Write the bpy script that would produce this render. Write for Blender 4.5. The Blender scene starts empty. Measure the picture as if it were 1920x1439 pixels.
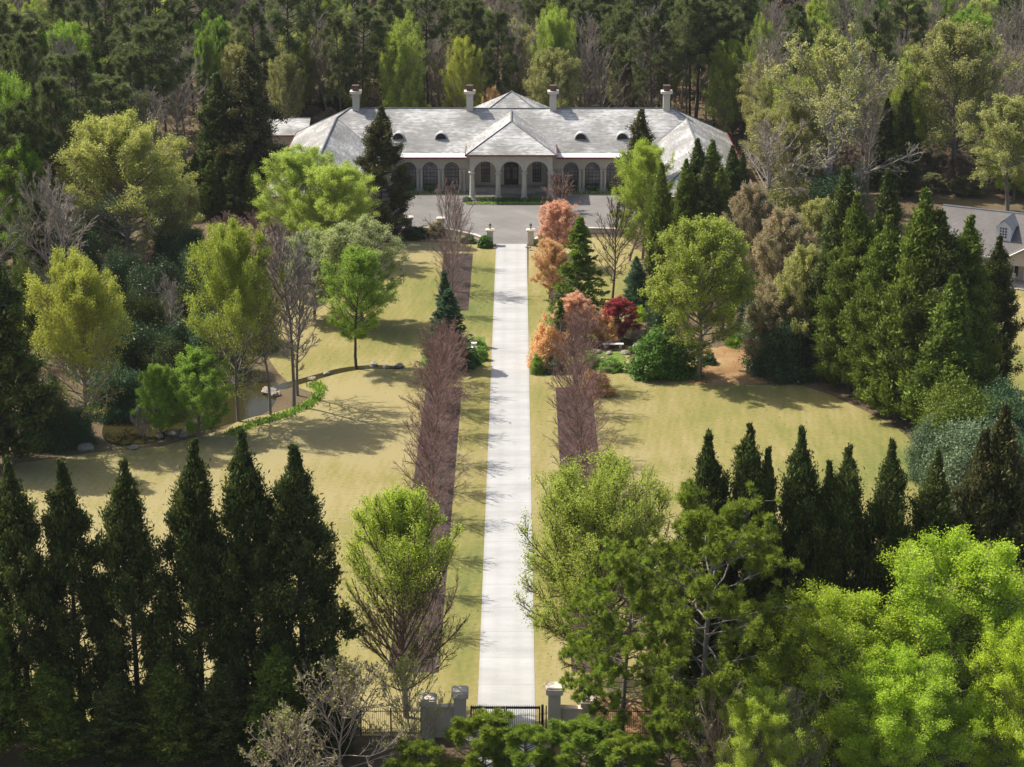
import bpy, math, random
import numpy as np
from mathutils import Matrix, Vector, Euler
R = math.radians
PI = math.pi
sc = bpy.context.scene
col = sc.collection

# ------------------------------------------------------------------ camera
CAM_H = 68.0
PITCH = 17.95
FPX = 3882.0
cd = bpy.data.cameras.new('camera'); cam = bpy.data.objects.new('camera', cd); col.objects.link(cam)
cam.location = (0, 0, CAM_H)
cam.rotation_euler = (R(90 - PITCH), 0, R(0.14))
cd.sensor_width = 36; cd.lens = 36 * FPX / 1920; cd.clip_end = 5000; cd.clip_start = 1
sc.camera = cam
# ------------------------------------------------------------------ light
SUN_EL, SUN_AZ = 52.0, 27.0          # the sun stands left of and beyond the camera's view
w = bpy.data.worlds.new('World'); sc.world = w; w.use_nodes = True
nt = w.node_tree; bg = nt.nodes['Background']
sky = nt.nodes.new('ShaderNodeTexSky'); sky.sky_type = 'NISHITA'; sky.sun_disc = False; sky.dust_density = 3.0; sky.ozone_density = 0.6
sdir = Vector((-math.cos(R(SUN_AZ)) * math.cos(R(SUN_EL)), math.sin(R(SUN_AZ)) * math.cos(R(SUN_EL)), math.sin(R(SUN_EL))))
sky.sun_elevation = R(SUN_EL); sky.sun_rotation = math.atan2(sdir.x, sdir.y)
nt.links.new(sky.outputs[0], bg.inputs[0]); bg.inputs[1].default_value = 0.12
ld = bpy.data.lights.new('sun', 'SUN'); ld.energy = 4.4; ld.angle = R(0.5); ld.color = (1, 0.945, 0.86)
sun = bpy.data.objects.new('sun', ld); col.objects.link(sun)
sun.rotation_euler = sdir.to_track_quat('Z', 'Y').to_euler(); sun.location = (0, 150, 120)
vs = sc.view_settings; vs.view_transform = 'Standard'; vs.look = 'None'; vs.exposure = 0.5; vs.gamma = 1
sc.cycles.max_bounces = 6; sc.cycles.diffuse_bounces = 3; sc.cycles.transmission_bounces = 3
sc.cycles.use_denoising = True

# ------------------------------------------------------------------ placing helpers
RM = np.array(Euler(cam.rotation_euler).to_matrix())
def at(px, py, z=0.0):
    d = RM @ np.array([(px - 960) / FPX, -(py - 719.5) / FPX, -1.0])
    t = (z - CAM_H) / d[2]
    return float(d[0] * t), float(d[1] * t)
def height_at(px, top, Y):
    d = RM @ np.array([(px - 960) / FPX, -(top - 719.5) / FPX, -1.0])
    return CAM_H + d[2] * (Y / d[1])
def mpp(Y):                         # metres per photo pixel near the ground at distance Y
    return math.hypot(Y, CAM_H - 8) / FPX

# ------------------------------------------------------------------ materials
M = {}
def mat(name):
    m = bpy.data.materials.new(name); m.use_nodes = True
    M[name] = m; return m, m.node_tree.nodes, m.node_tree.links
def ramp(nodes, pts):
    r = nodes.new('ShaderNodeValToRGB')
    while len(r.color_ramp.elements) < len(pts): r.color_ramp.elements.new(0.5)
    for e, (p, c) in zip(r.color_ramp.elements, pts): e.position = p; e.color = (*c, 1)
    return r
def tex(nodes, links, kind='Object', scale=(1, 1, 1), rot=(0, 0, 0)):
    t = nodes.new('ShaderNodeTexCoord'); mp = nodes.new('ShaderNodeMapping')
    mp.inputs['Scale'].default_value = scale; mp.inputs['Rotation'].default_value = rot
    links.new(t.outputs[kind], mp.inputs[0]); return mp.outputs[0]
def noise(nodes, links, vec, scale, detail=4, rough=0.6):
    n = nodes.new('ShaderNodeTexNoise'); n.inputs['Scale'].default_value = scale
    n.inputs['Detail'].default_value = detail; n.inputs['Roughness'].default_value = rough
    links.new(vec, n.inputs['Vector']); return n.outputs['Fac']
def mixc(nodes, links, a, b, fac, mode='MIX'):
    m = nodes.new('ShaderNodeMix'); m.data_type = 'RGBA'; m.blend_type = mode
    for s, v in ((6, a), (7, b), (0, fac)):
        if hasattr(v, 'is_output') or isinstance(v, bpy.types.NodeSocket): links.new(v, m.inputs[s])
        elif s == 0: m.inputs[0].default_value = v
        else: m.inputs[s].default_value = (*v, 1)
    return m.outputs[2]
def math_n(nodes, links, op, a, b):
    m = nodes.new('ShaderNodeMath'); m.operation = op
    for i, v in enumerate((a, b)):
        if isinstance(v, bpy.types.NodeSocket): links.new(v, m.inputs[i])
        else: m.inputs[i].default_value = v
    return m.outputs[0]
def bump(nodes, links, h, strength, dist, bsdf):
    b = nodes.new('ShaderNodeBump'); b.inputs['Strength'].default_value = strength; b.inputs['Distance'].default_value = dist
    links.new(h, b.inputs['Height']); links.new(b.outputs[0], bsdf.inputs['Normal'])

def simple(name, c, rough=0.8, var=0.15, scale=2.0, metal=0.0, bmp=0.0, spec=0.3, stretch=(1, 1, 1)):
    m, n, l = mat(name); b = n['Principled BSDF']
    v = tex(n, l, 'Object', stretch)
    f = noise(n, l, v, scale, 5)
    r = ramp(n, [(0.3, tuple(x * (1 - var) for x in c)), (0.7, tuple(min(1, x * (1 + var)) for x in c))])
    l.new(f, r.inputs[0]); l.new(r.outputs[0], b.inputs['Base Color'])
    b.inputs['Roughness'].default_value = rough; b.inputs['Metallic'].default_value = metal
    b.inputs['Specular IOR Level'].default_value = spec
    if bmp: bump(n, l, noise(n, l, v, scale * 6, 5), bmp, 0.05, b)
    return m

def leaf(name, ca, cb, transl=0.35, tip=None, rough=0.55, objvar=0.15):
    """leaf colour runs from ca to cb by a random number stored on every leaf; each plant shifts a little"""
    m, n, l = mat(name); b = n['Principled BSDF']; out = n['Material Output']
    a = n.new('ShaderNodeAttribute'); a.attribute_name = 'rnd'
    pts = [(0.1, ca), (0.8, cb)] + ([(1.0, tip)] if tip else [])
    r = ramp(n, pts); l.new(a.outputs['Fac'], r.inputs[0])
    oi = n.new('ShaderNodeObjectInfo')
    hs = n.new('ShaderNodeHueSaturation')
    mr = n.new('ShaderNodeMapRange'); mr.inputs[3].default_value = 1 - objvar; mr.inputs[4].default_value = 1 + objvar
    l.new(oi.outputs['Random'], mr.inputs[0]); l.new(mr.outputs[0], hs.inputs['Value'])
    mh = n.new('ShaderNodeMapRange'); mh.inputs[3].default_value = 0.493; mh.inputs[4].default_value = 0.508
    mw = math_n(n, l, 'FRACT', math_n(n, l, 'MULTIPLY', oi.outputs['Random'], 7.31), 0)
    l.new(mw, mh.inputs[0]); l.new(mh.outputs[0], hs.inputs['Hue'])
    l.new(r.outputs[0], hs.inputs['Color'])
    l.new(hs.outputs[0], b.inputs['Base Color']); b.inputs['Roughness'].default_value = rough
    b.inputs['Specular IOR Level'].default_value = 0.25
    if transl > 0:
        t = n.new('ShaderNodeBsdfTranslucent'); l.new(hs.outputs[0], t.inputs[0])
        mx = n.new('ShaderNodeMixShader'); mx.inputs[0].default_value = transl
        l.new(b.outputs[0], mx.inputs[1]); l.new(t.outputs[0], mx.inputs[2]); l.new(mx.outputs[0], out.inputs[0])
    return m

leaf('crypto_leaf', (.030, .045, .010), (.105, .145, .025), .3, (.26, .23, .06))
leaf('crypto_bright', (.055, .080, .010), (.20, .27, .030), .35, (.30, .38, .06))
leaf('crypto_brown', (.035, .042, .012), (.13, .13, .035), .3, (.27, .19, .07))
leaf('pine_leaf', (.06, .10, .02), (.17, .24, .05), .35, (.28, .36, .09))
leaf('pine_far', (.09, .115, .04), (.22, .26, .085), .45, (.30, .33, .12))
leaf('pine_bright', (.14, .20, .02), (.40, .52, .06), .45, (.58, .66, .12))
leaf('lime', (.30, .43, .02), (.60, .77, .06), .5, (.74, .86, .12))
leaf('lime_soft', (.30, .38, .05), (.60, .70, .12), .5, (.74, .80, .20))
leaf('green', (.17, .26, .02), (.36, .54, .07), .5, (.50, .66, .10))
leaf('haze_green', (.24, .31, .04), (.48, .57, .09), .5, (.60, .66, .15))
leaf('yellowgreen', (.27, .35, .03), (.53, .64, .08), .5, (.66, .74, .15))
leaf('yellow', (.30, .34, .04), (.56, .59, .09), .5, (.70, .70, .16))
leaf('olive', (.24, .25, .07), (.50, .50, .16), .45, (.62, .58, .22))
leaf('coral', (.75, .38, .24), (.95, .62, .42), .5, (.96, .72, .52))
leaf('orange', (.62, .38, .15), (.90, .62, .30), .5, (.92, .72, .40))
leaf('olive_bright', (.38, .42, .07), (.66, .68, .17), .5, (.76, .76, .24))
leaf('salmon', (.22, .25, .10), (.48, .38, .21), .4, (.68, .42, .32))
leaf('red', (.26, .03, .035), (.55, .10, .09), .45, (.62, .20, .15))
leaf('pinkbud', (.20, .10, .09), (.38, .20, .18), .3, (.46, .26, .22))
leaf('deodar', (.10, .17, .015), (.27, .40, .04), .4, (.32, .50, .08))
leaf('bluegreen', (.04, .09, .04), (.11, .20, .08), .3, (.20, .29, .12))
leaf('glossy', (.03, .06, .02), (.10, .16, .055), .2, (.26, .33, .20), rough=.35)
leaf('graygreen', (.08, .13, .06), (.19, .26, .13), .25, (.33, .38, .24), rough=.5)
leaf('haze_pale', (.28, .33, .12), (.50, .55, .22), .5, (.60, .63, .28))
leaf('scrub', (.12, .13, .05), (.28, .28, .11), .35, (.36, .34, .15))
leaf('box', (.05, .11, .012), (.13, .26, .03), .3, (.20, .36, .05))
leaf('cover', (.16, .30, .04), (.36, .54, .08), .35, (.50, .62, .12))
leaf('brush', (.16, .12, .08), (.30, .23, .16), .35, (.34, .32, .16))
def wood(name, c, var=.3):
    simple(name, c, .9, var, 1.5, spec=.15, stretch=(1, 1, .3))
wood('bark_gray', (.20, .175, .15)); wood('bark_dark', (.085, .068, .055)); wood('bark_pale', (.30, .27, .24))
wood('twig_purple', (.31, .17, .16)); wood('twig_gray', (.27, .22, .20)); wood('twig_brown', (.19, .135, .10)); wood('twig_pink', (.36, .21, .19))
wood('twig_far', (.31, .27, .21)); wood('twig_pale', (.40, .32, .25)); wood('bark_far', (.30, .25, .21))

simple('stucco', (.52, .48, .405), .85, .06, .6); simple('stucco_shade', (.60, .53, .42), .85, .05, .7)
simple('cap_stone', (.66, .56, .46), .8, .15, 1.5); simple('white_metal', (.68, .67, .64), .35, .05, .3)
simple('maroon', (.20, .035, .035), .4, .2, 2); simple('lead', (.16, .165, .17), .6, .2, 1)
simple('iron', (.012, .012, .013), .4, .2, 3); simple('white_paint', (.72, .71, .68), .5, .05, 1)
simple('shutter', (.03, .035, .04), .5, .2, 2); simple('post_wood', (.38, .20, .09), .6, .2, 4)
simple('door_wood', (.055, .035, .03), .4, .3, 3); simple('neighbor_wall', (.50, .44, .38), .85, .08, 2)
simple('rock', (.30, .26, .21), .9, .35, 2, bmp=.6); simple('floor_stone', (.38, .34, .29), .7, .15, 1.5)
simple('lamp_glass', (.5, .45, .35), .2, .1, 1); simple('orange_metal', (.12, .075, .06), .5, .2, 3)
def glass():
    m, n, l = mat('glass'); b = n['Principled BSDF']
    v = tex(n, l); f = noise(n, l, v, .5, 2)
    r = ramp(n, [(.35, (.10, .095, .10)), (.65, (.20, .19, .195))]); l.new(f, r.inputs[0]); l.new(r.outputs[0], b.inputs['Base Color'])
    b.inputs['Roughness'].default_value = .12; b.inputs['Specular IOR Level'].default_value = .6
glass()
def slate(name, c0, c1, c2, sx=.35, sy=2.2):
    m, n, l = mat(name); b = n['Principled BSDF']
    v = tex(n, l, 'Object')
    br = n.new('ShaderNodeTexBrick'); br.offset = .5
    br.inputs['Scale'].default_value = 1; br.inputs['Brick Width'].default_value = .55; br.inputs['Row Height'].default_value = .26
    br.inputs['Mortar Size'].default_value = .012; br.inputs['Color1'].default_value = (0, 0, 0, 1); br.inputs['Color2'].default_value = (1, 1, 1, 1)
    br.inputs['Mortar'].default_value = (.25, .25, .25, 1); l.new(tex(n, l, 'UV'), br.inputs['Vector'])
    big = noise(n, l, tex(n, l, 'UV', (.35, .35, 1)), .5, 3, .55)
    md = noise(n, l, tex(n, l, 'UV', (sx, sy, 1)), 1.3, 4, .6)
    s = math_n(n, l, 'ADD', math_n(n, l, 'MULTIPLY', big, .62), math_n(n, l, 'MULTIPLY', md, .42))
    s = math_n(n, l, 'ADD', s, math_n(n, l, 'MULTIPLY', br.outputs['Color'], .10))
    r = ramp(n, [(.42, c0), (.57, c1), (.70, c2)]); l.new(s, r.inputs[0])
    l.new(r.outputs[0], b.inputs['Base Color']); b.inputs['Roughness'].default_value = .55
    b.inputs['Specular IOR Level'].default_value = .4
    bump(n, l, br.outputs['Fac'], .4, .03, b)
slate('slate', (.20, .195, .175), (.31, .30, .28), (.58, .57, .54))
slate('shingle', (.10, .088, .078), (.125, .11, .10), (.155, .138, .125), 1.2, 3)

def lawn_mat():
    m, n, l = mat('lawn'); b = n['Principled BSDF']
    v = tex(n, l)
    big = noise(n, l, v, .035, 4, .55)
    r = ramp(n, [(.30, (.095, .13, .028)), (.42, (.18, .18, .042)), (.52, (.25, .215, .065)), (.62, (.32, .265, .115))])
    fine = noise(n, l, v, 2.2, 5, .7)
    mid = noise(n, l, tex(n, l, 'Object', (.9, .12, 1), (0, 0, .12)), .8, 3, .6)
    s = math_n(n, l, 'ADD', math_n(n, l, 'MULTIPLY', big, .72), math_n(n, l, 'MULTIPLY', mid, .28))
    s = math_n(n, l, 'SUBTRACT', s, .15)
    s = math_n(n, l, 'ADD', s, math_n(n, l, 'MULTIPLY', fine, .34))
    wv = n.new('ShaderNodeTexWave'); wv.wave_type = 'BANDS'; wv.bands_direction = 'X'
    wv.inputs['Scale'].default_value = .42; wv.inputs['Distortion'].default_value = 4.0; wv.inputs['Detail'].default_value = 1
    wv.inputs['Detail Scale'].default_value = .2
    l.new(tex(n, l, 'Object', (1, 1, 1), (0, 0, .15)), wv.inputs['Vector'])
    s = math_n(n, l, 'ADD', s, math_n(n, l, 'MULTIPLY', wv.outputs['Fac'], .022))
    s = math_n(n, l, 'SUBTRACT', s, .015)
    # lawn close to the drive is greener, and greens towards the right-hand side
    sep = n.new('ShaderNodeSeparateXYZ'); l.new(v, sep.inputs[0])
    ax = math_n(n, l, 'ABSOLUTE', math_n(n, l, 'ADD', sep.outputs[0], 3.2), 0)
    mr = n.new('ShaderNodeMapRange'); mr.inputs[1].default_value = 1.5; mr.inputs[2].default_value = 5; mr.inputs[3].default_value = .07; mr.inputs[4].default_value = 0
    l.new(ax, mr.inputs[0]); s = math_n(n, l, 'SUBTRACT', s, mr.outputs[0])
    mr2 = n.new('ShaderNodeMapRange'); mr2.inputs[1].default_value = -40; mr2.inputs[2].default_value = 25; mr2.inputs[3].default_value = .10; mr2.inputs[4].default_value = -.01
    l.new(sep.outputs[0], mr2.inputs[0]); s = math_n(n, l, 'ADD', s, mr2.outputs[0])
    l.new(s, r.inputs[0])
    l.new(mixc(n, l, r.outputs[0], (.5, .5, .5), math_n(n, l, 'MULTIPLY', noise(n, l, v, 6, 3), .06)), b.inputs['Base Color'])
    b.inputs['Roughness'].default_value = .95; b.inputs['Specular IOR Level'].default_value = .1
    bump(n, l, noise(n, l, v, 5, 6, .8), .5, .12, b)
lawn_mat()
def ground_mat(name, cs, scale=.12, fs=3, bs=.6):
    m, n, l = mat(name); b = n['Principled BSDF']; v = tex(n, l)
    s = math_n(n, l, 'ADD', math_n(n, l, 'MULTIPLY', noise(n, l, v, scale, 5), .6), math_n(n, l, 'MULTIPLY', noise(n, l, v, fs, 6, .75), .4))
    k = len(cs); r = ramp(n, [(.36 + .28 * i / (k - 1), c) for i, c in enumerate(cs)]); l.new(s, r.inputs[0])
    l.new(r.outputs[0], b.inputs['Base Color']); b.inputs['Roughness'].default_value = .95; b.inputs['Specular IOR Level'].default_value = .1
    bump(n, l, noise(n, l, v, fs * 2, 6, .8), bs, .1, b)
ground_mat('litter', [(.07, .045, .03), (.12, .085, .05), (.16, .125, .07), (.10, .095, .04)])
ground_mat('mulch', [(.03, .021, .018), (.062, .044, .039), (.115, .082, .07)], .5, 6)
ground_mat('pinestraw', [(.20, .11, .05), (.31, .19, .09), (.36, .27, .13)], .3, 4)
ground_mat('cover_soil', [(.06, .09, .02), (.14, .20, .04), (.2, .26, .06)], .6, 5)
ground_mat('gravel', [(.175, .168, .15), (.21, .20, .185), (.245, .235, .215)], .12, 5, .2)
def court_joints():
    nt_ = M['gravel'].node_tree; n, l = nt_.nodes, nt_.links; b = n['Principled BSDF']; c = b.inputs['Base Color'].links[0].from_socket
    br = n.new('ShaderNodeTexBrick'); br.inputs['Scale'].default_value = 1; br.inputs['Brick Width'].default_value = 4.2; br.inputs['Row Height'].default_value = 2.1; br.inputs['Mortar Size'].default_value = .05
    br.inputs['Color1'].default_value = (.92, .92, .92, 1); br.inputs['Color2'].default_value = (1.06, 1.05, 1.03, 1); br.inputs['Mortar'].default_value = (.80, .79, .77, 1)
    l.new(tex(n, l, 'Object', (1, 1, 1), (0, 0, .95)), br.inputs['Vector']); l.new(mixc(n, l, c, br.outputs['Color'], 1.0, 'MULTIPLY'), b.inputs['Base Color'])
court_joints()
def concrete():
    m, n, l = mat('concrete'); b = n['Principled BSDF']; v = tex(n, l)
    s = math_n(n, l, 'ADD', math_n(n, l, 'MULTIPLY', noise(n, l, tex(n, l, 'Object', (.35, 1, 1)), .35, 5, .65), .8), math_n(n, l, 'MULTIPLY', noise(n, l, v, 7, 4), .2))
    r = ramp(n, [(.30, (.33, .325, .305)), (.5, (.42, .415, .395)), (.7, (.49, .485, .465))]); l.new(s, r.inputs[0])
    # saw-cut joints every five metres
    sep = n.new('ShaderNodeSeparateXYZ'); l.new(v, sep.inputs[0])
    fr = math_n(n, l, 'FRACT', math_n(n, l, 'DIVIDE', sep.outputs[1], 4.6), 0)
    jt = math_n(n, l, 'LESS_THAN', fr, .014)
    # two worn tyre tracks and dirt washed along both edges
    dxx = math_n(n, l, 'ABSOLUTE', math_n(n, l, 'ADD', sep.outputs[0], .735), 0)
    tr_ = math_n(n, l, 'ABSOLUTE', math_n(n, l, 'SUBTRACT', dxx, .8), 0)
    t1 = n.new('ShaderNodeMapRange'); t1.inputs[1].default_value = .1; t1.inputs[2].default_value = .5; t1.inputs[3].default_value = .10; t1.inputs[4].default_value = 0; l.new(tr_, t1.inputs[0])
    t2 = n.new('ShaderNodeMapRange'); t2.inputs[1].default_value = 1.75; t2.inputs[2].default_value = 2.08; t2.inputs[3].default_value = 0; t2.inputs[4].default_value = .55; l.new(dxx, t2.inputs[0])
    ed_ = math_n(n, l, 'MULTIPLY', t2.outputs[0], noise(n, l, v, 2.5, 5, .7))
    st = n.new('ShaderNodeMapRange'); st.inputs[1].default_value = .58; st.inputs[2].default_value = .72; st.inputs[3].default_value = 0; st.inputs[4].default_value = .22; l.new(noise(n, l, v, .8, 5, .7), st.inputs[0])
    dirt = math_n(n, l, 'ADD', math_n(n, l, 'ADD', t1.outputs[0], ed_), st.outputs[0])
    c_ = mixc(n, l, r.outputs[0], (.24, .215, .17), dirt)
    l.new(mixc(n, l, c_, (.26, .25, .23), math_n(n, l, 'MULTIPLY', jt, .7)), b.inputs['Base Color'])
    b.inputs['Roughness'].default_value = .9; b.inputs['Specular IOR Level'].default_value = .15
concrete()
def water():
    m, n, l = mat('water'); b = n['Principled BSDF']; v = tex(n, l); b.inputs['IOR'].default_value = 1.25
    b.inputs['Base Color'].default_value = (.034, .030, .011, 1); b.inputs['Roughness'].default_value = .05
    b.inputs['Specular IOR Level'].default_value = .3
    bump(n, l, noise(n, l, tex(n, l, 'Object', (1, 3, 1)), .9, 3), .08, .1, b)
water()

# ------------------------------------------------------------------ object helpers
def tag(o, label=None, cat=None, group=None, kind=None):
    if label: o['label'] = label
    if cat: o['category'] = cat
    if group: o['group'] = group
    if kind: o['kind'] = kind
    return o
def new_empty(name, loc=(0, 0, 0), rz=0):
    o = bpy.data.objects.new(name, None); o.empty_display_size = .5; col.objects.link(o)
    o.location = loc; o.rotation_euler = (0, 0, rz); return o
def link(name, me, parent=None):
    o = bpy.data.objects.new(name, me); col.objects.link(o)
    if parent is not None: o.parent = parent
    return o
def fast_mesh(name, V, F, rnd=None, material=None, uv=None, smooth=False):
    """V (n,3); F list of arrays, each (k, sides)"""
    me = bpy.data.meshes.new(name)
    V = np.asarray(V, np.float32); me.vertices.add(len(V)); me.vertices.foreach_set('co', V.ravel())
    F = [np.asarray(f, np.int32) for f in F if len(f)]
    idx = np.concatenate([f.ravel() for f in F]) if F else np.zeros(0, np.int32)
    tot = np.concatenate([np.full(len(f), f.shape[1], np.int32) for f in F]) if F else np.zeros(0, np.int32)
    me.loops.add(len(idx)); me.loops.foreach_set('vertex_index', idx)
    me.polygons.add(len(tot)); st = np.concatenate([[0], np.cumsum(tot)[:-1]]).astype(np.int32) if len(tot) else tot
    me.polygons.foreach_set('loop_start', st)
    if smooth: me.polygons.foreach_set('use_smooth', np.ones(len(tot), bool))
    me.update(calc_edges=True)
    if rnd is not None:
        a = me.attributes.new('rnd', 'FLOAT', 'FACE'); a.data.foreach_set('value', np.asarray(rnd, np.float32))
    if material: me.materials.append(M[material])
    return me

class MB:
    """gathers shapes, then builds ONE mesh object"""
    def __init__(s): s.v = []; s.f = []; s.uv = []
    def poly(s, pts, uvs=None):
        b = len(s.v); s.v += [tuple(p) for p in pts]; s.f.append(list(range(b, b + len(pts)))); s.uv.append(uvs)
    def box(s, x0, x1, y0, y1, z0, z1):
        b = len(s.v)
        s.v += [(x, y, z) for z in (z0, z1) for (x, y) in ((x0, y0), (x1, y0), (x1, y1), (x0, y1))]
        for f in ((3, 2, 1, 0), (4, 5, 6, 7), (0, 1, 5, 4), (1, 2, 6, 5), (2, 3, 7, 6), (3, 0, 4, 7)):
            s.f.append([b + i for i in f]); s.uv.append(None)
    def prism(s, poly2, y0, y1):
        """poly2: (x, z) outline, extruded along y"""
        b = len(s.v); n = len(poly2)
        s.v += [(x, y0, z) for x, z in poly2] + [(x, y1, z) for x, z in poly2]
        s.f.append([b + i for i in range(n)]); s.f.append([b + n + i for i in reversed(range(n))])
        for i in range(n): j = (i + 1) % n; s.f.append([b + i, b + n + i, b + n + j, b + j])
        s.uv += [None] * (n + 2)
    def slab(s, poly, z0, z1):
        b = len(s.v); n = len(poly)
        s.v += [(x, y, z0) for x, y in poly] + [(x, y, z1) for x, y in poly]
        s.f.append([b + n + i for i in range(n)])
        for i in range(n): j = (i + 1) % n; s.f.append([b + i, b + j, b + n + j, b + n + i])
        s.uv += [None] * (n + 1)
    def lathe(s, cx, cy, prof, n=16):
        b = len(s.v)
        for r, z in prof: s.v += [(cx + r * math.cos(2 * PI * i / n), cy + r * math.sin(2 * PI * i / n), z) for i in range(n)]
        for k in range(len(prof) - 1):
            for i in range(n):
                j = (i + 1) % n; s.f.append([b + k * n + i, b + k * n + j, b + (k + 1) * n + j, b + (k + 1) * n + i]); s.uv.append(None)
        s.f.append([b + (len(prof) - 1) * n + i for i in range(n)]); s.uv.append(None)
    def bar(s, p, q, r, n=6):
        p = Vector(p); q = Vector(q); d = (q - p).normalized()
        u = d.cross(Vector((0, 0, 1)) if abs(d.z) < .9 else Vector((1, 0, 0))).normalized(); v = d.cross(u); b = len(s.v)
        for c in (p, q): s.v += [tuple(c + (u * math.cos(2 * PI * i / n) + v * math.sin(2 * PI * i / n)) * r) for i in range(n)]
        for i in range(n): j = (i + 1) % n; s.f.append([b + i, b + j, b + n + j, b + n + i]); s.uv.append(None)
        s.f.append([b + i for i in reversed(range(n))]); s.f.append([b + n + i for i in range(n)]); s.uv += [None, None]
    def build(s, name, material, parent=None, smooth=False):
        me = bpy.data.meshes.new(name); me.from_pydata(s.v, [], s.f); me.materials.append(M[material])
        if any(u for u in s.uv):
            ul = me.uv_layers.new(name='uv'); k = 0
            for f, u in zip(s.f, s.uv):
                for i in range(len(f)):
                    ul.data[k].uv = u[i] if u else (0, 0); k += 1
        me.update()
        if smooth:
            for p in me.polygons: p.use_smooth = True
        return link(name, me, parent)

def sheet(name, pts, z, material, label=None):
    b = MB(); b.poly([(x, y, z) for x, y in pts]); o = b.build(name, material); o['kind'] = 'structure'; return o
def px_poly(pts): return [at(x, y) for x, y in pts]
def smooth_poly(pts, it=2):
    for _ in range(it):
        q = []
        for i in range(len(pts)):
            a = pts[i]; b = pts[(i + 1) % len(pts)]
            q += [(a[0] * .75 + b[0] * .25, a[1] * .75 + b[1] * .25), (a[0] * .25 + b[0] * .75, a[1] * .25 + b[1] * .75)]
        pts = q
    return pts
simple('slate_gray', (.42, .42, .405), .6, .1, 2)
# ------------------------------------------------------------------ the ground
sheet('ground', [(-900, 20), (900, 20), (900, 1800), (-900, 1800)], 0, 'litter')
DL, DR = -2.80, 1.33
lawn_l = px_poly([(742, 452), (880, 458), (932, 462)]) + [(DL + .05, 240), (DL + .05, 180), (DL + .05, 129.5)] + \
    px_poly([(690, 1380), (0, 1380), (-60, 1000), (-40, 930), (30, 870), (170, 850), (300, 838), (420, 806), (455, 785), (500, 778), (560, 762), (590, 738), (545, 722), (522, 700), (500, 668), (470, 620), (560, 560), (640, 500)])
sheet('lawn_left', lawn_l, .010, 'lawn')
lawn_r = [(DR - .05, 129.5), (DR - .05, 180), (DR - .05, 240)] + px_poly([(992, 460), (1080, 446), (1170, 445), (1210, 480), (1200, 560), (1180, 640), (1180, 690), (1300, 712), (1400, 722), (1500, 722), (1560, 742), (1620, 770), (1680, 800), (1722, 840), (1742, 900), (1735, 960), (1760, 1100), (1600, 1250), (1240, 1380)])
sheet('lawn_right', lawn_r, .010, 'lawn')
sheet('neighbor_lawn', px_poly([(1850, 535), (1960, 545), (2150, 600), (2150, 900), (1935, 900), (1850, 760), (1830, 600)]), .010, 'lawn')
sheet('pine_straw_bed', smooth_poly(px_poly([(1200, 700), (1262, 668), (1320, 655), (1420, 640), (1500, 640), (1530, 690), (1480, 716), (1400, 722), (1300, 722)])), .014, 'pinestraw')
sheet('pine_straw_strip', px_poly([(1110, 1310), (1290, 1310), (1400, 1400), (1110, 1392)]), .014, 'pinestraw')
def bed(name, x0, x1, ya, yb, mt='mulch', z=.018):
    sheet(name, [(x0, at(960, ya)[1]), (x1, at(960, ya)[1]), (x1, at(960, yb)[1]), (x0, at(960, yb)[1])], z, mt)
bed('mulch_bed_left_far', -9.6, -5.8, 583, 476)
bed('mulch_bed_left_near', -9.6, -5.8, 1262, 727)
bed('mulch_bed_right_far', 4.1, 7.9, 590, 476)
bed('mulch_bed_right_near', 4.1, 7.9, 1262, 727)
bed('garden_bed_left', -10.5, -3.6, 690, 632, 'cover_soil', .018)
bed('garden_bed_right', 2.6, 12, 690, 600, 'cover_soil', .018)
sheet('driveway', [(DL, 112), (DR, 112), (DR, at(960, 458)[1]), (DL, at(960, 458)[1])], .03, 'concrete')
fc = [at(640, 366), at(1320, 366), at(1260, 425), at(1190, 433), at(1060, 432), at(1035, 436), at(1012, 446), at(1000, 456), at(990, 458.2),
      at(931, 458.2), at(915, 456), at(900, 447), at(868, 440), at(836, 434), at(822, 431), at(770, 429), at(640, 425)]
fc = [(x, y) for x, y in fc] 
sheet('forecourt', [(fc[0][0], 304.2), (fc[1][0], 304.2)] + fc[1:] + [fc[0]], .024, 'gravel')
pond = smooth_poly(px_poly([(188, 812), (205, 770), (250, 742), (330, 735), (430, 728), (488, 716), (520, 712), (524, 735), (512, 762), (498, 775), (450, 790), (395, 806), (330, 815), (290, 832), (235, 838), (200, 832)]))
sheet('pond', pond, .022, 'water')
sheet('stream', smooth_poly(px_poly([(518, 722), (560, 712), (610, 698), (640, 690), (700, 684), (760, 688), (762, 694), (700, 691), (650, 697), (612, 707), (560, 722), (524, 733)])), .026, 'water')
sheet('garden_pond', smooth_poly(px_poly([(1112, 650), (1125, 636), (1160, 632), (1192, 640), (1192, 655), (1160, 660), (1130, 661)])), .026, 'water')

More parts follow.
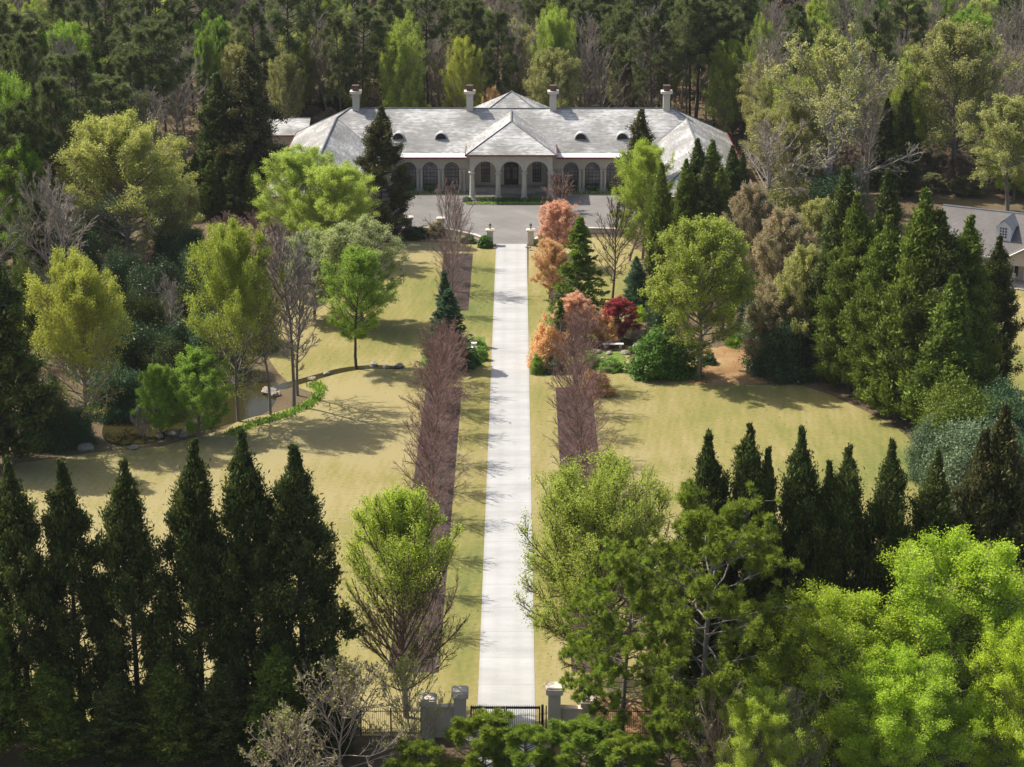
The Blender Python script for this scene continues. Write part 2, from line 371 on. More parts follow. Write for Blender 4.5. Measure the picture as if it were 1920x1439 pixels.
# ------------------------------------------------------------------ the mansion
XC = -0.85
house = new_empty('mansion', (XC, 304, 0))
tag(house, 'long pale stucco mansion with grey slate hipped roof and arched portico', 'mansion')
class HB(MB):
    """shapes in world metres, stored relative to the mansion's base point"""
    O = (XC, 304.0)
    def build(s, name, material, parent=None, smooth=False):
        s.v = [(x - s.O[0], y - s.O[1], z) for x, y, z in s.v]
        return super().build(name, material, parent, smooth)
def arch_pieces(a0, a1, z0, z1, arches, n=14):
    out = []; a = a0
    for c, r, zs, zb in sorted(arches):
        if c - r > a + .001: out.append([(a, z0), (c - r, z0), (c - r, z1), (a, z1)])
        if zb > z0 + .001: out.append([(c - r, z0), (c + r, z0), (c + r, zb), (c - r, zb)])
        if zs is not None:
            P = [(c - r * math.cos(PI * i / n), zs + r * math.sin(PI * i / n)) for i in range(n + 1)]
            for i in range(n): out.append([P[i], P[i + 1], (P[i + 1][0], z1), (P[i][0], z1)])
        a = c + r
    if a1 > a + .001: out.append([(a, z0), (a1, z0), (a1, z1), (a, z1)])
    return out
def arch_wall(mb, a0, a1, z0, z1, arches, b0, b1, swap=False):
    for p in arch_pieces(a0, a1, z0, z1, arches):
        k = len(mb.v); mb.prism(p, b0, b1)
        if swap:
            mb.v[k:] = [(y, x, z) for x, y, z in mb.v[k:]]
EZ, PT = 5.35, .6
YF = 302.8; YB = 321.1
def mir(x): return 2 * XC - x
WX0, WX1, WF = XC - 33.7, XC - 19.2, 275.7           # left wing eaves; the right wing mirrors them
half = (WX1 - WX0) / 2; WR = EZ + PT * half; RZ = EZ + PT * (YB - YF) / 2; RY = (YF + YB) / 2
def slope(mb, pts, e, mirror=False):
    e = Vector(e).normalized(); pts = [Vector(p) for p in pts]
    nrm = (pts[1] - pts[0]).cross(pts[2] - pts[0]).normalized(); up = nrm.cross(e)
    uvs = [(p.dot(e), p.dot(up)) for p in pts]
    if mirror:
        pts = [Vector((mir(p.x), p.y, p.z)) for p in pts][::-1]; uvs = [(-u, v) for u, v in uvs][::-1]
    mb.poly([tuple(p) for p in pts], uvs)
rf = HB()
rx = WX0 + (YB - YF) / 2
wp = (WX0 + half, YF + half, WR)
xin = XC - 0
slope(rf, [(WX1, YF, EZ), (mir(WX1), YF, EZ), (mir(wp[0]), wp[1], WR), (mir(rx), RY, RZ), (rx, RY, RZ), wp], (1, 0, 0))
slope(rf, [(mir(WX0), YB, EZ), (WX0, YB, EZ), (rx, RY, RZ), (mir(rx), RY, RZ)], (1, 0, 0))
for mr in (False, True):
    slope(rf, [(WX0, YB, EZ), (WX0, WF, EZ), (WX0 + half, WF + half, WR), wp, (rx, RY, RZ)], (0, 1, 0), mr)
    slope(rf, [(WX1, WF, EZ), (WX1, YF, EZ), wp, (WX0 + half, WF + half, WR)], (0, 1, 0), mr)
    slope(rf, [(WX0, WF, EZ), (WX1, WF, EZ), (WX0 + half, WF + half, WR)], (1, 0, 0), mr)
# rear pavilion: a pyramid roof showing above the main ridge
pz, py_, ph = 12.15, 319.5, 10.6
for a, b_ in (((-1, -1), (1, -1)), ((1, -1), (1, 1)), ((1, 1), (-1, 1)), ((-1, 1), (-1, -1))):
    e = (b_[0] - a[0], b_[1] - a[1], 0)
    slope(rf, [(XC + a[0] * ph, py_ + a[1] * ph, pz - .6 * ph), (XC + b_[0] * ph, py_ + b_[1] * ph, pz - .6 * ph), (XC, py_, pz)], e)
# portico roof
PX, PF, PZ = 6.62, 296.3, 6.85
pa = (XC, PF + PX, PZ + .56 * PX)
slope(rf, [(XC - PX, PF, PZ), (XC + PX, PF, PZ), pa], (1, 0, 0))
yb2 = RY - .3
slope(rf, [(XC - PX, 305.6, PZ), (XC - PX, PF, PZ), pa, (XC, yb2, pa[2])], (0, 1, 0))
slope(rf, [(XC + PX, PF, PZ), (XC + PX, 305.6, PZ), (XC, yb2, pa[2]), pa], (0, 1, 0))
# rear garage roof on the left
gx0, gx1, gy0, gy1, gz = -46, -33, 322.6, 333, 4.6
gr = .34 * (gy1 - gy0) / 2
slope(rf, [(gx0, gy0, gz), (gx1, gy0, gz), (gx1, (gy0 + gy1) / 2, gz + gr), (gx0 + 4, (gy0 + gy1) / 2, gz + gr)], (1, 0, 0))
slope(rf, [(gx1, gy1, gz), (gx0, gy1, gz), (gx0 + 4, (gy0 + gy1) / 2, gz + gr), (gx1, (gy0 + gy1) / 2, gz + gr)], (1, 0, 0))
slope(rf, [(gx0, gy1, gz), (gx0, gy0, gz), (gx0 + 4, (gy0 + gy1) / 2, gz + gr)], (0, 1, 0))
roof = rf.build('roof', 'slate', house)
rc = HB()
def cap(p, q, r=.13): rc.bar((p[0], p[1], p[2] + .02), (q[0], q[1], q[2] + .02), r, 6)
cap((rx, RY, RZ), (mir(rx), RY, RZ), .11)
for f in ((lambda x: x), mir):
    cap((f(rx), RY, RZ), (f(wp[0]), wp[1], WR)); cap((f(wp[0]), wp[1], WR), (f(wp[0]), WF + half, WR), .16)
    cap((f(wp[0]), WF + half, WR), (f(WX0), WF, EZ)); cap((f(wp[0]), WF + half, WR), (f(WX1), WF, EZ), .11)
    cap((f(rx), RY, RZ), (f(WX0), YB, EZ), .11); cap((f(wp[0]), wp[1], WR), (f(WX1), YF, EZ), .07)
cap(pa, (XC, yb2, pa[2]), .13); cap(pa, (XC - PX, PF, PZ), .10); cap(pa, (XC + PX, PF, PZ), .10)
for sx in (-1, 1): cap((XC, py_, pz), (XC + sx * ph, py_ - ph, pz - .6 * ph), .1)
cap((gx0 + 4, (gy0 + gy1) / 2, gz + gr), (gx1, (gy0 + gy1) / 2, gz + gr), .09)
rc.build('ridge_cap', 'lead', roof)
# soffit and gutters
sf = HB()
sf.slab([(WX0, WF), (WX1, WF), (WX1, YF), (mir(WX1), YF), (mir(WX1), WF), (mir(WX0), WF), (mir(WX0), YB), (WX0, YB)], EZ - .16, EZ - .012)
sf.slab([(XC - PX, PF), (XC + PX, PF), (XC + PX, 303.4), (XC - PX, 303.4)], PZ - .2, PZ - .012)
sf.slab([(gx0, gy0), (gx1, gy0), (gx1, gy1), (gx0, gy1)], gz - .16, gz - .012)
sf.build('soffit', 'stucco', house)
for a, b_ in ((WX1, XC - PX - .02), (XC + PX + .02, mir(WX1))):
    pan = HB()
    pan.poly([(a, YF - .62, EZ - .02), (b_, YF - .62, EZ - .02), (b_, YF + .55, EZ + .37), (a, YF + .55, EZ + .37)])
    pan.poly([(b_, YF - .62, EZ - .06), (a, YF - .62, EZ - .06), (a, YF + .1, EZ - .06), (b_, YF + .1, EZ - .06)])
    pan.build('eave_flashing', 'white_metal', house)
gt = HB()
gt.box(WX1 + .02, XC - PX - .06, YF - .74, YF - .625, EZ - .26, EZ - .03)
gt.box(XC + PX + .06, mir(WX1) - .02, YF - .74, YF - .625, EZ - .26, EZ - .03)
gt.box(XC - PX - .1, XC + PX + .1, PF - .12, PF - .005, PZ - .16, PZ + .06)
for s in (-1, 1):
    a, b_ = sorted((XC + s * (PX + .005), XC + s * (PX + .12))); gt.box(a, b_, PF, 302.9, PZ - .16, PZ + .05)
for f in ((lambda x: x), mir):
    a, b_ = sorted((f(WX0 - .12), f(WX0 - .005))); gt.box(a, b_, WF, YB, EZ - .12, EZ + .05)
    a, b_ = sorted((f(WX1 + .005), f(WX1 + .12))); gt.box(a, b_, WF, YF - .8, EZ - .12, EZ + .05)
    a, b_ = sorted((f(WX0), f(WX1))); gt.box(a, b_, WF - .12, WF - .005, EZ - .12, EZ + .05)
gt.box(gx0, gx1, gy0 - .12, gy0 - .005, gz - .14, gz + .03)
gt.build('gutter', 'maroon', house)
# walls
W = HB(); ww = 1.1
lw = [XC - o for o in (8.9, 12.1, 15.3)]; rw = [XC + o for o in (8.9, 12.1, 15.3)]
arch_wall(W, WX1 - .5, XC - 6.05, 0, EZ - .165, [(c, ww, 3.22, .35) for c in lw], 303.5, 303.9)
arch_wall(W, XC + 6.05, mir(WX1) + .5, 0, EZ - .165, [(c, ww, 3.22, .35) for c in rw], 303.5, 303.9)
arch_wall(W, XC - 6.05, XC + 6.05, 0, 6.6, [(XC, 1.08, None, .55), (XC - 3.85, .66, None, .95), (XC + 3.85, .66, None, .95)], 305.0, 305.4)
# lintels over the recessed door and windows
W.box(XC - 1.08, XC + 1.08, 305.0, 305.4, 4.0, 6.6)
for s in (-1, 1): W.box(XC + s * 3.85 - .66, XC + s * 3.85 + .66, 305.0, 305.4, 4.25, 6.6)
for s in (-1, 1):
    a, b_ = sorted((XC + s * 6.05, XC + s * 6.4)); W.box(a, b_, 303.9, 305.4, 0, 6.6)
for f in ((lambda x: x), mir):
    def bx(x0, x1, y0, y1, z1=EZ - .165): a, b_ = sorted((f(x0), f(x1))); W.box(a, b_, y0, y1, 0, z1)
    bx(WX0 + .7, WX0 + 1.1, WF + .7, YB - .7); bx(WX1 - .9, WX1 - .5, WF + .7, 303.5)
    bx(WX0 + 1.1, WX1 - .9, WF + .7, WF + 1.1)
W.box(WX0 + 1.1, mir(WX0 + 1.1), YB - 1.1, YB - .7, 0, EZ - .165)
W.box(XC - ph + .8, XC + ph - .8, YB - .69, py_ + ph - .7, 0, pz - .6 * ph - .02)
W.box(gx0 + .7, gx1 - .3, gy0 + .7, gy1 - .7, 0, gz - .165)
W.build('wall', 'stucco', house)
# portico
P = HB()
SP = 3.81
arch_wall(P, XC - 6.05, XC + 6.05, 4.2, PZ - .205, [(XC + k * SP, 1.62, 4.2, 4.2) for k in (-1, 0, 1)], 296.95, 297.5)
for s in (-1, 1):
    a, b_ = sorted((XC + s * 5.5, XC + s * 6.05))
    arch_wall(P, 297.5, 303.5, 4.2, PZ - .205, [(300.6, 1.75, 4.2, 4.2)], a, b_, swap=True)
P.build('portico', 'stucco', house)
def column(x, y, z0, z1, r, base=.95):
    b = HB(); b.O = HB.O
    b.lathe(x, y, [(r * 1.75, z0), (r * 1.75, z0 + .25), (r * 1.45, z0 + .3), (r * 1.3, z0 + .5), (r * 1.12, z0 + .62), (r * 1.02, z0 + 1.2), (r * .88, z1 - .42), (r * 1.0, z1 - .38), (r * .95, z1 - .3), (r * 1.25, z1 - .12)], 14)
    b.box(x - r * 1.4, x + r * 1.4, y - r * 1.4, y + r * 1.4, z1 - .12, z1)
    return b.build('column', 'stucco', house)
for k in (-1.5, -.5, .5, 1.5): column(XC + k * SP, 297.22, 0, 4.2, .36)
for s in (-1, 1): column(XC + s * 5.75, 303.0, 0, 4.2, .36)
for cs in (lw, rw):
    o = sorted(cs)
    for c in [o[0] - 1.6, o[0] + 1.6, o[1] + 1.6, o[2] + 1.6]:
        for d in (-.28, .28): column(c + d, 303.22, .12, 3.25, .15)
    b = HB(); b.box(o[0] - 2.2, o[2] + 2.2, 302.95, 303.49, 0, .12); b.build('plinth', 'stucco', house)
# windows
def arch_window(c):
    g = HB(); n = 16
    pts = [(c - ww, .35), (c + ww, .35)] + [(c + ww * math.cos(PI * i / n), 3.22 + ww * math.sin(PI * i / n)) for i in range(n + 1)]
    g.prism(pts, 303.74, 303.80); go = g.build('window', 'glass', house)
    f = HB(); y0, y1 = 303.66, 303.735
    for i in range(n):
        a0, a1 = PI * i / n, PI * (i + 1) / n
        for (ro, ri) in ((ww, ww - .09), (ww * .55, ww * .55 - .05)):
            f.prism([(c + ro * math.cos(a0), 3.22 + ro * math.sin(a0)), (c + ro * math.cos(a1), 3.22 + ro * math.sin(a1)), (c + ri * math.cos(a1), 3.22 + ri * math.sin(a1)), (c + ri * math.cos(a0), 3.22 + ri * math.sin(a0))], y0, y1)
    for a in (PI / 5, 2 * PI / 5, 3 * PI / 5, 4 * PI / 5):
        f.bar((c + ww * .55 * math.cos(a), y0 + .03, 3.22 + ww * .55 * math.sin(a)), (c + (ww - .05) * math.cos(a), y0 + .03, 3.22 + (ww - .05) * math.sin(a)), .028, 4)
    for x in (c - ww + .045, c + ww - .045): f.box(x - .045, x + .045, y0, y1, .35, 3.22)
    for x in (c - .55, c, c + .55): f.box(x - .025, x + .025, y0 + .01, y1, .35, 3.22)
    for z in (.4, .96, 1.53, 2.1, 2.66, 3.22): f.box(c - ww, c + ww, y0 + .005, y1 - .003, z - .028, z + .028)
    f.build('window_frame', 'iron', go)
for c in lw + rw: arch_window(c)
for s in (-1, 1):
    c = XC + s * 3.85
    g = HB(); g.box(c - .66, c + .66, 305.2, 305.26, .95, 4.25); go = g.build('window', 'glass', house)
    f = HB()
    for x in (c - .62, c + .62): f.box(x - .07, x + .07, 305.1, 305.19, .95, 4.25)
    for x in (c - .2, c + .2): f.box(x - .03, x + .03, 305.12, 305.19, .95, 4.25)
    for z in (1.02, 1.6, 2.2, 2.8, 3.5, 4.18): f.box(c - .66, c + .66, 305.11, 305.185, z - .04, z + .04)
    f.build('window_frame', 'iron', go)
for s in (-1, 1):
    d = HB(); x0, x1 = sorted((XC + s * .02, XC + s * 1.06)); d.box(x0, x1, 305.12, 305.2, .56, 3.98); do = d.build('door', 'door_wood', house)
    d = HB(); d.box(x0 + .2, x1 - .2, 305.07, 305.115, 1.5, 3.2); d.build('door_pane', 'glass', do)
    d = HB(); d.bar((XC + s * .12, 305.05, 1.5), (XC + s * .12, 305.05, 1.9), .03); d.build('handle', 'iron', do)
t = HB(); t.box(XC - 6.03, XC + 6.03, 302.3, 305.0, 0, .55); t.build('terrace', 'floor_stone', house)
t = HB()
for k in range(3): t.box(XC - 3 - k * .3, XC + 3 + k * .3, 302.3 - .35 * (k + 1), 302.3 - .35 * k - .002, 0, .42 - .14 * k)
t.build('step', 'floor_stone', house)
# eyebrow vents
for px in (747, 827, 1089, 1167):
    X = at(px, 261, 7.2)[0]; Yv = YF + (7.35 - EZ) / PT - .15
    # find the slope point seen at row 261
    lo_, hi_ = YF, RY
    for _ in range(30):
        Yv = (lo_ + hi_) / 2; z = EZ + PT * (Yv - YF)
        if z < height_at(px, 261, Yv): lo_ = Yv
        else: hi_ = Yv
    X = at(px, 261, z)[0]
    z = EZ + PT * (Yv - YF)
    v = HB(); n = 10
    v.prism([(X + .78 * math.cos(PI * i / n), z + .02 + .82 * math.sin(PI * i / n)) for i in range(n + 1)], Yv - .1, Yv - .04); vo = v.build('roof_vent', 'iron', roof)
    h = HB()
    for i in range(n):
        a0, a1 = PI * i / n, PI * (i + 1) / n
        h.prism([(X + .92 * math.cos(a0), z + .96 * math.sin(a0)), (X + .92 * math.cos(a1), z + .96 * math.sin(a1)), (X + .79 * math.cos(a1), z + .83 * math.sin(a1)), (X + .79 * math.cos(a0), z + .83 * math.sin(a0))], Yv - .18, Yv + 1.6)
    h.build('roof_vent_hood', 'slate_gray', roof)
# chimneys
for px in (668, 881, 1037, 1249):
    X = at(px, 203, RZ)[0]; zt = lambda r: height_at(px, r, RY)
    c = HB(); c.box(X - .5, X + .5, RY - .5, RY + .5, RZ - .6, zt(177)); c.box(X - .62, X + .62, RY - .62, RY + .62, zt(177), zt(175)); co = c.build('chimney', 'stucco', roof)
    c = HB(); c.box(X - .86, X + .86, RY - .86, RY + .86, zt(175) + .002, zt(170.5)); c.build('chimney_cap', 'cap_stone', roof)
    c = HB(); c.box(X - .46, X + .46, RY - .46, RY + .46, zt(170.5) + .002, zt(163)); c.box(X - .52, X + .52, RY - .52, RY + .52, zt(163), zt(160)); c.build('chimney_pot', 'orange_metal', roof)

# ------------------------------------------------------------------ forecourt walls and piers
def pier(px, rb, w_, h, name, label, group=None, lantern=True, capw=1.45, z_cap=.22):
    x, y = at(px, rb)
    e = new_empty(name, (x, y, 0)); tag(e, label, 'pier', group)
    b = MB(); b.box(-w_ / 2, w_ / 2, -w_ / 2, w_ / 2, 0, h - z_cap - .1); b.box(-w_ / 2 * 1.12, w_ / 2 * 1.12, -w_ / 2 * 1.12, w_ / 2 * 1.12, h - z_cap - .1, h - z_cap)
    b.build('shaft', 'stucco_shade', e)
    b = MB(); c = w_ / 2 * capw; b.box(-c, c, -c, c, h - z_cap, h - z_cap * .25); b.slab([(-c * .85, -c * .85), (c * .85, -c * .85), (c * .85, c * .85), (-c * .85, c * .85)], h - z_cap * .25, h)
    b.build('cap', 'cap_stone', e)
    return e, x, y, h
def lantern(x, y, z, label):
    e = new_empty('lantern', (x, y, z)); tag(e, label, 'lantern', 'lanterns on the forecourt piers')
    b = MB(); b.lathe(0, 0, [(.14, 0), (.16, .04), (.05, .08), (.05, .16), (.13, .2)], 8)
    for sx in (-1, 1):
        for sy in (-1, 1): b.bar((.11 * sx, .11 * sy, .2), (.15 * sx, .15 * sy, .55), .018, 4)
    b.build('frame', 'iron', e)
    b = MB(); b.lathe(0, 0, [(.09, .2), (.12, .53)], 8); b.build('pane', 'lamp_glass', e)
    b = MB(); b.lathe(0, 0, [(.22, .55), (.12, .68), (.04, .74), (.03, .85), (.01, .9)], 8); b.build('lid', 'iron', e)
for px, lab in ((919, 'left'), (995, 'right')):
    e, x, y, h = pier(px, 460, .82, 2.2, 'forecourt_pier', 'square stucco pier with lantern on the %s side where drive meets forecourt' % lab, 'piers round the forecourt')
    lantern(x, y, h, 'small black lantern on top of the %s pier at the end of the drive' % lab)
pier(827, 436, .82, 2.1, 'forecourt_pier', 'square stucco pier without lantern behind a clipped green bush, left of the drive', 'piers round the forecourt')
pier(766, 437, .95, 2.3, 'forecourt_pier', 'square stucco pier half hidden under the big dark conifer', 'piers round the forecourt')
pier(1062, 436, .82, 2.1, 'forecourt_pier', 'square stucco pier behind the coral tree on the right of the forecourt', 'piers round the forecourt')
def low_wall(label, pts, h=.7, t=.35):
    e = new_empty('garden_wall', (*pts[0], 0)); tag(e, label, 'garden wall')
    b = MB(); c = MB(); o = pts[0]
    for p, q in zip(pts[:-1], pts[1:]):
        d = Vector((q[0] - p[0], q[1] - p[1])).normalized(); nrm = Vector((-d.y, d.x)); a = Vector(p) - Vector(o); z = Vector(q) - Vector(o)
        def quad(hw): return [tuple(a - nrm * hw), tuple(z - nrm * hw), tuple(z + nrm * hw), tuple(a + nrm * hw)]
        b.slab(quad(t / 2), 0, h); c.slab(quad(t / 2 + .06), h + .002, h + .1)
    b.build('wall', 'stucco_shade', e); c.build('coping', 'cap_stone', e)
low_wall('low curved wall with pale coping running from lantern pier to left pier', [at(832, 438), at(848, 441), at(870, 446), at(890, 450), at(906, 456), at(912, 459)])
low_wall('low straight wall with pale coping left of the forecourt near the dark conifer', [at(772, 437), at(819, 437)])
low_wall('low wall with pale coping at the right edge of the forecourt behind a bare tree', [at(1068, 437), at(1120, 438), at(1180, 440)])
low_wall('low curved wall with pale coping behind the coral tree', [at(1003, 460), at(1012, 452), at(1030, 442), at(1056, 438)])

# ------------------------------------------------------------------ entrance gate
GR = 1381
def gpier(px, row, top, w_, label):
    x, y = at(px, row); h = height_at(px, top, y - w_ / 2)
    e, *_ = pier(px, row, w_, h, 'gate_pier', label, 'stucco piers of the entrance gate', capw=1.38, z_cap=.5); return x, y, h
p1 = gpier(1039, GR, 1290, .86, 'tall stucco gate pier with stone cap just right of the iron gate')
p2 = gpier(863, GR - 2, 1297, .86, 'tall stucco gate pier with stone cap just left of the iron gate')
p3 = gpier(1103, GR + 2, 1314, .82, 'shorter stucco pier at the right end of the gate wall beside iron fence')
p4 = gpier(803, GR, 1311, .9, 'shorter stucco pier at the left end of the gate wall among twigs')
low_wall('short stucco gate wall between the two right piers', [(p1[0] + .44, p1[1]), (p3[0] - .42, p3[1])], height_at(1070, 1327, p1[1]), .4)
low_wall('short stucco gate wall between the two left piers', [(p4[0] + .46, p4[1]), (p2[0] - .44, p2[1])], height_at(838, 1326, p1[1]), .4)
def bars(b, x0, x1, z0, z1, sp, y=0, r=.014, tip=.16):
    n = max(2, int((x1 - x0) / sp))
    for i in range(n + 1):
        x = x0 + (x1 - x0) * i / n; b.bar((x, y, z0), (x, y, z1 + tip), r, 4)
gy = p1[1] + .3
gate = new_empty('driveway_gate', ((p1[0] + p2[0]) / 2, gy, 0)); tag(gate, 'closed black iron double gate with spear tips across the concrete drive', 'gate')
gx = gate.location.x; gx_l = p2[0] + .75 - gx; gx_r = at(1012, GR)[0] - gx; gm = (gx_l + gx_r) / 2; gh = height_at(960, 1326, gy)
for a, b_ in ((gx_l, gm - .05), (gm + .05, gx_r)):
    b = MB(); bars(b, a + .06, b_ - .06, .1, gh, .125)
    for z in (.12, .5, gh - .1, gh): b.box(a, b_, -.03, .03, z - .035, z + .035)
    b.box(a - .04, a + .04, -.045, .045, .05, gh + .05); b.box(b_ - .04, b_ + .04, -.045, .045, .05, gh + .05)
    b.build('gate_leaf', 'iron', gate)
b = MB(); x = at(1017, GR)[0] - gx; b.box(x - .09, x + .09, -.09, .09, 0, gh + .15); x = at(1024, GR)[0] - gx; b.box(x - .04, x + .04, -.04, .04, 0, gh + .1); b.build('gate_post', 'iron', gate)
def fence(x0, x1, y, label):
    e = new_empty('iron_fence', (x0, y, 0)); tag(e, label, 'fence'); L = x1 - x0; h = 2.0
    b = MB(); bars(b, .05, L - .05, .08, h, .13, r=.012)
    for z in (.2, h - .12): b.box(0, L, -.02, .02, z - .025, z + .025)
    b.build('railing', 'iron', e)
    n = int(L // 2.4) + 1
    for i in range(n + 1):
        b = MB(); xx = L * i / n; b.box(xx - .04, xx + .04, -.04, .04, 0, h + .12); b.build('post', 'iron', e)
fence(p3[0] + .45, at(1330, GR)[0], p1[1] + .1, 'black iron picket fence right of the gate over orange pine straw')
fence(at(620, GR)[0], p4[0] - .48, p1[1] + .1, 'black iron picket fence left of the gate behind bare twigs')
for px, r_, lab in ((1020, 1402, 'right'), (874, 1399, 'left')):
    x, y = at(px, r_)
    b = MB(); b.box(-.5, .5, -.35, .35, 0, .5); b.box(-.46, .46, -.31, .31, .5, .56)
    o = b.build('stone_block', 'cap_stone'); o.location = (x, y, 0); tag(o, 'low pale stone block in front of the gate on its %s side' % lab, 'stone block')

# small things in the garden beds
x, y = at(889, 668)
e = new_empty('stone_pedestal', (x, y, 0)); tag(e, 'small white stone pedestal in the green ground cover left of the drive', 'pedestal')
b = MB(); b.box(-.25, .25, -.25, .25, 0, .9); b.build('shaft', 'white_paint', e)
b = MB(); b.box(-.34, .34, -.34, .34, .902, 1.0); b.lathe(0, 0, [(.1, 1.0), (.22, 1.15), (.3, 1.5), (.34, 1.55)], 10); b.build('urn', 'white_paint', e)
b = MB(); L = 2.4; b.box(-L / 2, L / 2, -.3, .3, .38, .46); b.box(-L / 2 + .2, -L / 2 + .5, -.25, .25, 0, .38); b.box(L / 2 - .5, L / 2 - .2, -.25, .25, 0, .38)
o = b.build('stone_bench', 'white_paint'); o.location = (*at(1149, 652), 0); tag(o, 'low pale stone bench beside the small garden pond', 'bench')

# ------------------------------------------------------------------ neighbour's house
nx, ny = at(1866, 527); NR = R(-28)
nh = new_empty('cottage', (nx, ny, 0), NR); tag(nh, 'cottage with grey shingle roof, dormer and wooden porch posts at the right edge', 'house')
def loc_of(px, row, z):
    x, y = at(px, row, z); dx, dy = x - nx, y - ny; c, s = math.cos(-NR), math.sin(-NR); return dx * c - dy * s, dx * s + dy * c
X0, X1, ez, rz = -9.2, 16, 3.35, 7.4; D = 13.6; yr = 6.6
b = MB(); b.box(X0 + .3, X1, 0, D - .6, 0, ez - .1)
b.build('wall', 'neighbor_wall', nh)
b = MB(); P_ = [(-.5, ez - .25), (yr, rz), (D, ez - .25)]
for (a, c) in ((0, 1), (1, 2)):
    p, q = P_[a], P_[c]; L = math.hypot(q[0] - p[0], q[1] - p[1])
    pts = [(X0, p[0], p[1]), (X1, p[0], p[1]), (X1, q[0], q[1]), (X0, q[0], q[1])]; uv = [(X0, 0), (X1, 0), (X1, L), (X0, L)]
    b.poly(pts, uv)
b.poly([(X0 + .3, 0, ez - .1), (X0 + .3, D - .6, ez - .1), (X0 + .3, yr, rz - .1)])
nroof = b.build('roof', 'shingle', nh)
b = MB(); b.box(X0, X1, -.62, -.51, ez - .36, ez - .14); b.box(X0 - .02, X0 + .1, -.5, D, ez - .3, ez - .28); b.build('fascia', 'white_paint', nh)
b = MB(); b.bar((X0, yr, rz + .02), (X1, yr, rz + .02), .12); b.build('ridge_cap', 'lead', nroof)
dx_, dy_ = loc_of(1880, 455, 4.5); dx_ = max(dx_, -2)
zs = ez - .25 + (dy_ + .5) * (rz - ez + .25) / (yr + .5)
dw, dh = .95, 1.75
b = MB(); b.prism([(dx_ - dw, zs), (dx_ + dw, zs), (dx_ + dw, zs + dh), (dx_, zs + dh + .85), (dx_ - dw, zs + dh)], dy_, dy_ + 3.2); do = b.build('dormer', 'white_paint', nroof)
b = MB()
for s in (-1, 1): b.poly([(dx_, dy_ - .2, zs + dh + 1.0), (dx_ + s * (dw + .25), dy_ - .2, zs + dh - .12), (dx_ + s * (dw + .25), dy_ + 3.6, zs + dh - .12), (dx_, dy_ + 4.6, zs + dh + 1.0)])
b.build('dormer_roof', 'lead', nroof)
b = MB(); b.box(dx_ - .5, dx_ + .5, dy_ - .05, dy_ - .01, zs + .35, zs + 1.75); b.build('dormer_window', 'glass', nroof)
b = MB()
for x in (-.5, -.17, .17, .5): b.box(dx_ + x - .03, dx_ + x + .03, dy_ - .09, dy_ - .055, zs + .3, zs + 1.8)
for z in (.33, .7, 1.05, 1.4, 1.77): b.box(dx_ - .53, dx_ + .53, dy_ - .085, dy_ - .057, zs + z - .03, zs + z + .03)
b.box(dx_ - .65, dx_ + .65, dy_ - .16, dy_ - .05, zs + .2, zs + .29)
b.build('window_frame', 'white_paint', nroof)
pfx0, pfx1, pfy = .9, 7.2, -2.3
b = MB(); b.box(pfx0, pfx1, pfy, -.01, 0, .5); b.box(pfx0 + 1.6, pfx1 - 1.6, pfy - .4, pfy - .005, 0, .33); b.box(pfx0 + 1.4, pfx1 - 1.4, pfy - .8, pfy - .405, 0, .17); b.build('porch_floor', 'floor_stone', nh)
for x in (pfx0 + .15, pfx0 + 1.3, pfx1 - 1.3, pfx1 - .15):
    b = MB(); b.box(x - .13, x + .13, pfy + .05, pfy + .31, .5, 2.85); b.build('porch_post', 'post_wood', nh)
pm = (pfx0 + pfx1) / 2
b = MB(); b.prism([(pfx0 - .1, 2.86), (pfx1 + .1, 2.86), (pfx1 + .1, 3.15), (pm, 5.0), (pfx0 - .1, 3.15)], pfy, pfy + .3); b.box(pfx0 - .1, pfx0 + .1, pfy + .3, -.01, 2.86, 3.1); b.build('porch_gable', 'neighbor_wall', nh)
b = MB()
for s, xa in ((1, pfx0 - .45), (-1, pfx1 + .45)):
    p = [(xa, 3.05), (pm, 5.28), (pm, 5.16), (xa, 2.93)]; b.prism(p if s > 0 else p[::-1], pfy - .35, 3.6)
b.build('porch_roof', 'shingle', nh)
b = MB(); b.box(pfx0 - .5, pfx0 + .3, pfy - .4, pfy - .36, 2.86, 3.06); b.bar((pfx0 - .5, pfy - .4, 3.0), (pm, pfy - .4, 5.2), .07, 4); b.bar((pfx1 + .5, pfy - .4, 3.0), (pm, pfy - .4, 5.2), .07, 4); b.build('bargeboard', 'white_paint', nh)
def nwin(x, z0, z1, hw):
    b = MB(); b.box(x - hw, x + hw, -.05, -.012, z0, z1); w_ = b.build('window', 'glass', nh)
    b = MB()
    for xx in (-hw, 0, hw): b.box(x + xx - .04, x + xx + .04, -.09, -.055, z0, z1)
    for zz in (z0, (z0 + z1) / 2, z1): b.box(x - hw - .04, x + hw + .04, -.085, -.057, zz - .04, zz + .04)
    b.build('window_frame', 'white_paint', w_)
    for s in (-1, 1):
        b = MB(); a, c = sorted((x + s * (hw + .08), x + s * (hw + .55))); b.box(a, c, -.06, -.012, z0 - .05, z1 + .05); b.build('shutter', 'shutter', nh)
nwin(1.75, 1.0, 2.7, .5); nwin(-1.6, 1.0, 2.7, .5)
b = MB(); b.box(3.5, 4.5, -.06, -.012, .5, 2.7); b.build('door', 'white_paint', nh)
e = new_empty('porch_chair', (0, 0, 0)); e.parent = None
lx, ly = 2.45, -1.1
c, s = math.cos(NR), math.sin(NR); e.location = (nx + lx * c - ly * s, ny + lx * s + ly * c, .5); e.rotation_euler = (0, 0, NR)
tag(e, 'white chair on the porch of the cottage between the wooden posts', 'chair')
b = MB(); b.box(-.28, .28, -.28, .28, .4, .46); b.build('seat', 'white_paint', e)
